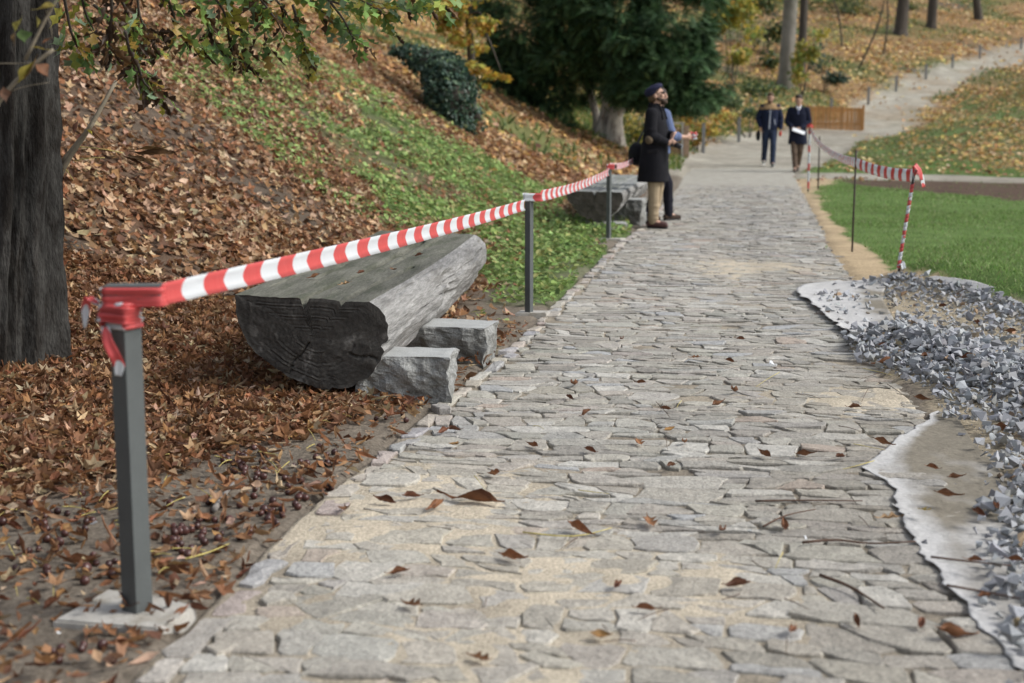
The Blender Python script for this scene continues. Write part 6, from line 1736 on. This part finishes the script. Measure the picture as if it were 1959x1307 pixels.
for s in (1, -1): yk += [('cap', S((s * .12, 0, 1.415)), .08 * k, S((s * .195, .002, 1.395)), .085 * k)]
remesh('yoke', yk, .010, m_tan, jk, 2)
remesh('hood', [('cap', S((-.085, .03, 1.48)), .038 * k, S((0, .085, 1.49)), .05 * k), ('cap', S((.085, .03, 1.48)), .038 * k, S((0, .085, 1.49)), .05 * k), ('cap', S((-.085, .03, 1.48)), .034 * k, S((-.05, -.08, 1.45)), .024 * k), ('cap', S((.085, .03, 1.48)), .034 * k, S((.05, -.08, 1.45)), .024 * k)], .010, m_tan, jk, 2)
m_wht = cloth('pale_trim', (.50, .54, .62))
remesh('zip_stripe', [('cap', S((0, -.098, 1.44)), .014 * k, S((0, -.140, 1.30)), .016 * k), ('cap', S((0, -.140, 1.30)), .016 * k, S((-.01, -.142, 1.05)), .016 * k), ('cap', S((-.01, -.142, 1.05)), .016 * k, S((-.015, -.134, .90)), .016 * k)], .008, m_wht, jk, 1)
remesh('pocket_trim', [('cap', S((.10, -.128, 1.14)), .010 * k, S((.125, -.122, 1.0)), .010 * k)], .006, m_wht, jk, 1)
remesh('drawstring', [('cap', S((.045, -.105, 1.42)), .007 * k, S((.05, -.142, 1.30)), .007 * k), ('cap', S((-.045, -.105, 1.42)), .007 * k, S((-.05, -.142, 1.30)), .007 * k)], .005, m_wht, jk, 1)
M3 = Matrix.Translation(loc3) @ Matrix.Rotation(math.radians(-8), 4, 'Z')
rd = empty('red_flask', M3 @ S((.255, -.09, .79))); tag(rd, 'small red and black object in the hand of the hooded jacket man', 'flask')
remesh('flask_body', [('cap', (0, 0, -.04), .034, (0, 0, .03), .034)], .007, mat('red_plastic', (.55, .05, .03), rough=.4, var=.1, bump=0), rd, 1)
remesh('flask_cap', [('cap', (0, 0, .055), .028, (0, 0, .085), .024)], .006, m_black, rd, 1)
bg2 = empty('hand_bag', M3 @ S((-.27, -.03, .70))); tag(bg2, 'dark bag carried at the side by the hooded jacket man', 'bag')
remesh('bag_body', [('ell', (0, 0, .06), (.055, .12, .11)), ('ell', (0, 0, .0), (.05, .10, .09))], .011, cloth('dark_bag_cloth', (.016, .016, .02)), bg2, 2)
V, Q = tube([(0, -.05, .14), (.02, 0, .22), (0, .05, .14)], [.01] * 3, 6, vsub=4); obj('bag_handle', mesh_np('bag_handle', V, quads_to_tris(Q), smooth=True), m_black, bg2)

# --- walking man in the dark coat with a paper
p4 = onz(1524, 334)
legs4 = {1: ((.07, -.03, .50), (.01, .18, .13), (.1, -1, 0)), -1: ((-.07, -.12, .50), (-.03, -.15, .09), (-.1, -1, 0))}
arms4 = {1: ((.25, .0, 1.15), (.06, -.20, .99), (-.9, -.25, -.15), (0, .6, -.7), (0, -.5, .6)), -1: ((-.26, .0, 1.15), (-.12, -.21, 1.00), (.7, -.4, -.3), (0, .7, -.7), (0, -.6, .6))}
loc4 = Vt((p4.x, p4.y, ground(p4.x, p4.y)))
t, S, hp_, R, k = person('walking man in dark navy overcoat, white collar and tie, carrying a paper', loc4, math.radians(-14), 1.78, legs4, arms4, (.28, -.25), hair=m_hair, hair_style='quiff')
trousers(t, S, k, legs4, cloth('brown_check', (.16, .115, .085), c2=(.07, .05, .04), c2s=22), (.10, .074, .058))
shoes(t, S, k, legs4, mat('brown_boot', (.10, .065, .045), rough=.5, var=.3, vs=25), m_black)
m_coat4 = cloth('navy_overcoat', (.014, .017, .034))
P = [('loft', [(S((0, .01, .63)), .225 * k, .165 * k), (S((0, .01, .78)), .21 * k, .155 * k), (S((0, .005, .92)), .20 * k, .148 * k), (S((0, .0, 1.05)), .188 * k, .138 * k), (S((0, -.005, 1.18)), .19 * k, .138 * k), (S((0, -.005, 1.32)), .20 * k, .138 * k), (S((0, .0, 1.42)), .18 * k, .11 * k), (S((0, .01, 1.48)), .10 * k, .085 * k)])] + sleeve_parts(S, k, arms4)
oc = remesh('overcoat', P, .011, m_coat4, t, 3)
remesh('lapel', [('cap', S((-.075, -.04, 1.49)), .022 * k, S((-.05, -.135, 1.30)), .018 * k), ('cap', S((.075, -.04, 1.49)), .022 * k, S((.05, -.135, 1.30)), .018 * k), ('cap', S((-.07, .05, 1.50)), .022 * k, S((.07, .05, 1.50)), .022 * k)], .009, m_coat4, oc, 2)
remesh('shirt_collar', [('cap', S((-.052, -.03, 1.505)), .018 * k, S((-.022, -.105, 1.455)), .02 * k), ('cap', S((.052, -.03, 1.505)), .018 * k, S((.022, -.105, 1.455)), .02 * k), ('cap', S((-.02, -.112, 1.42)), .018 * k, S((.02, -.112, 1.42)), .018 * k)], .008, cloth('white_shirt', (.72, .74, .78), var=.05), t, 1)
remesh('tie', [('cap', S((0, -.128, 1.45)), .014 * k, S((0, -.142, 1.33)), .018 * k)], .007, cloth('grey_blue_tie', (.14, .16, .27)), t, 1)
M4 = Matrix.Translation(loc4) @ Matrix.Rotation(math.radians(-14), 4, 'Z')
pp = empty('paper', M4 @ S((.03, -.30, .93)), math.radians(-14)); tag(pp, 'folded white paper held by the man in the dark overcoat', 'paper')
bm = bmesh.new(); add_box(bm, (0, 0, 0), (.30, .10, .004), Matrix.Rotation(.35, 3, 'Y') @ Matrix.Rotation(.75, 3, 'X')); add_box(bm, (0, -.002, .006), (.29, .098, .003), Matrix.Rotation(.35, 3, 'Y') @ Matrix.Rotation(.82, 3, 'X'))
obj('sheet', bm, mat('white_paper', (.80, .82, .85), rough=.8, var=.04, bump=0), pp)
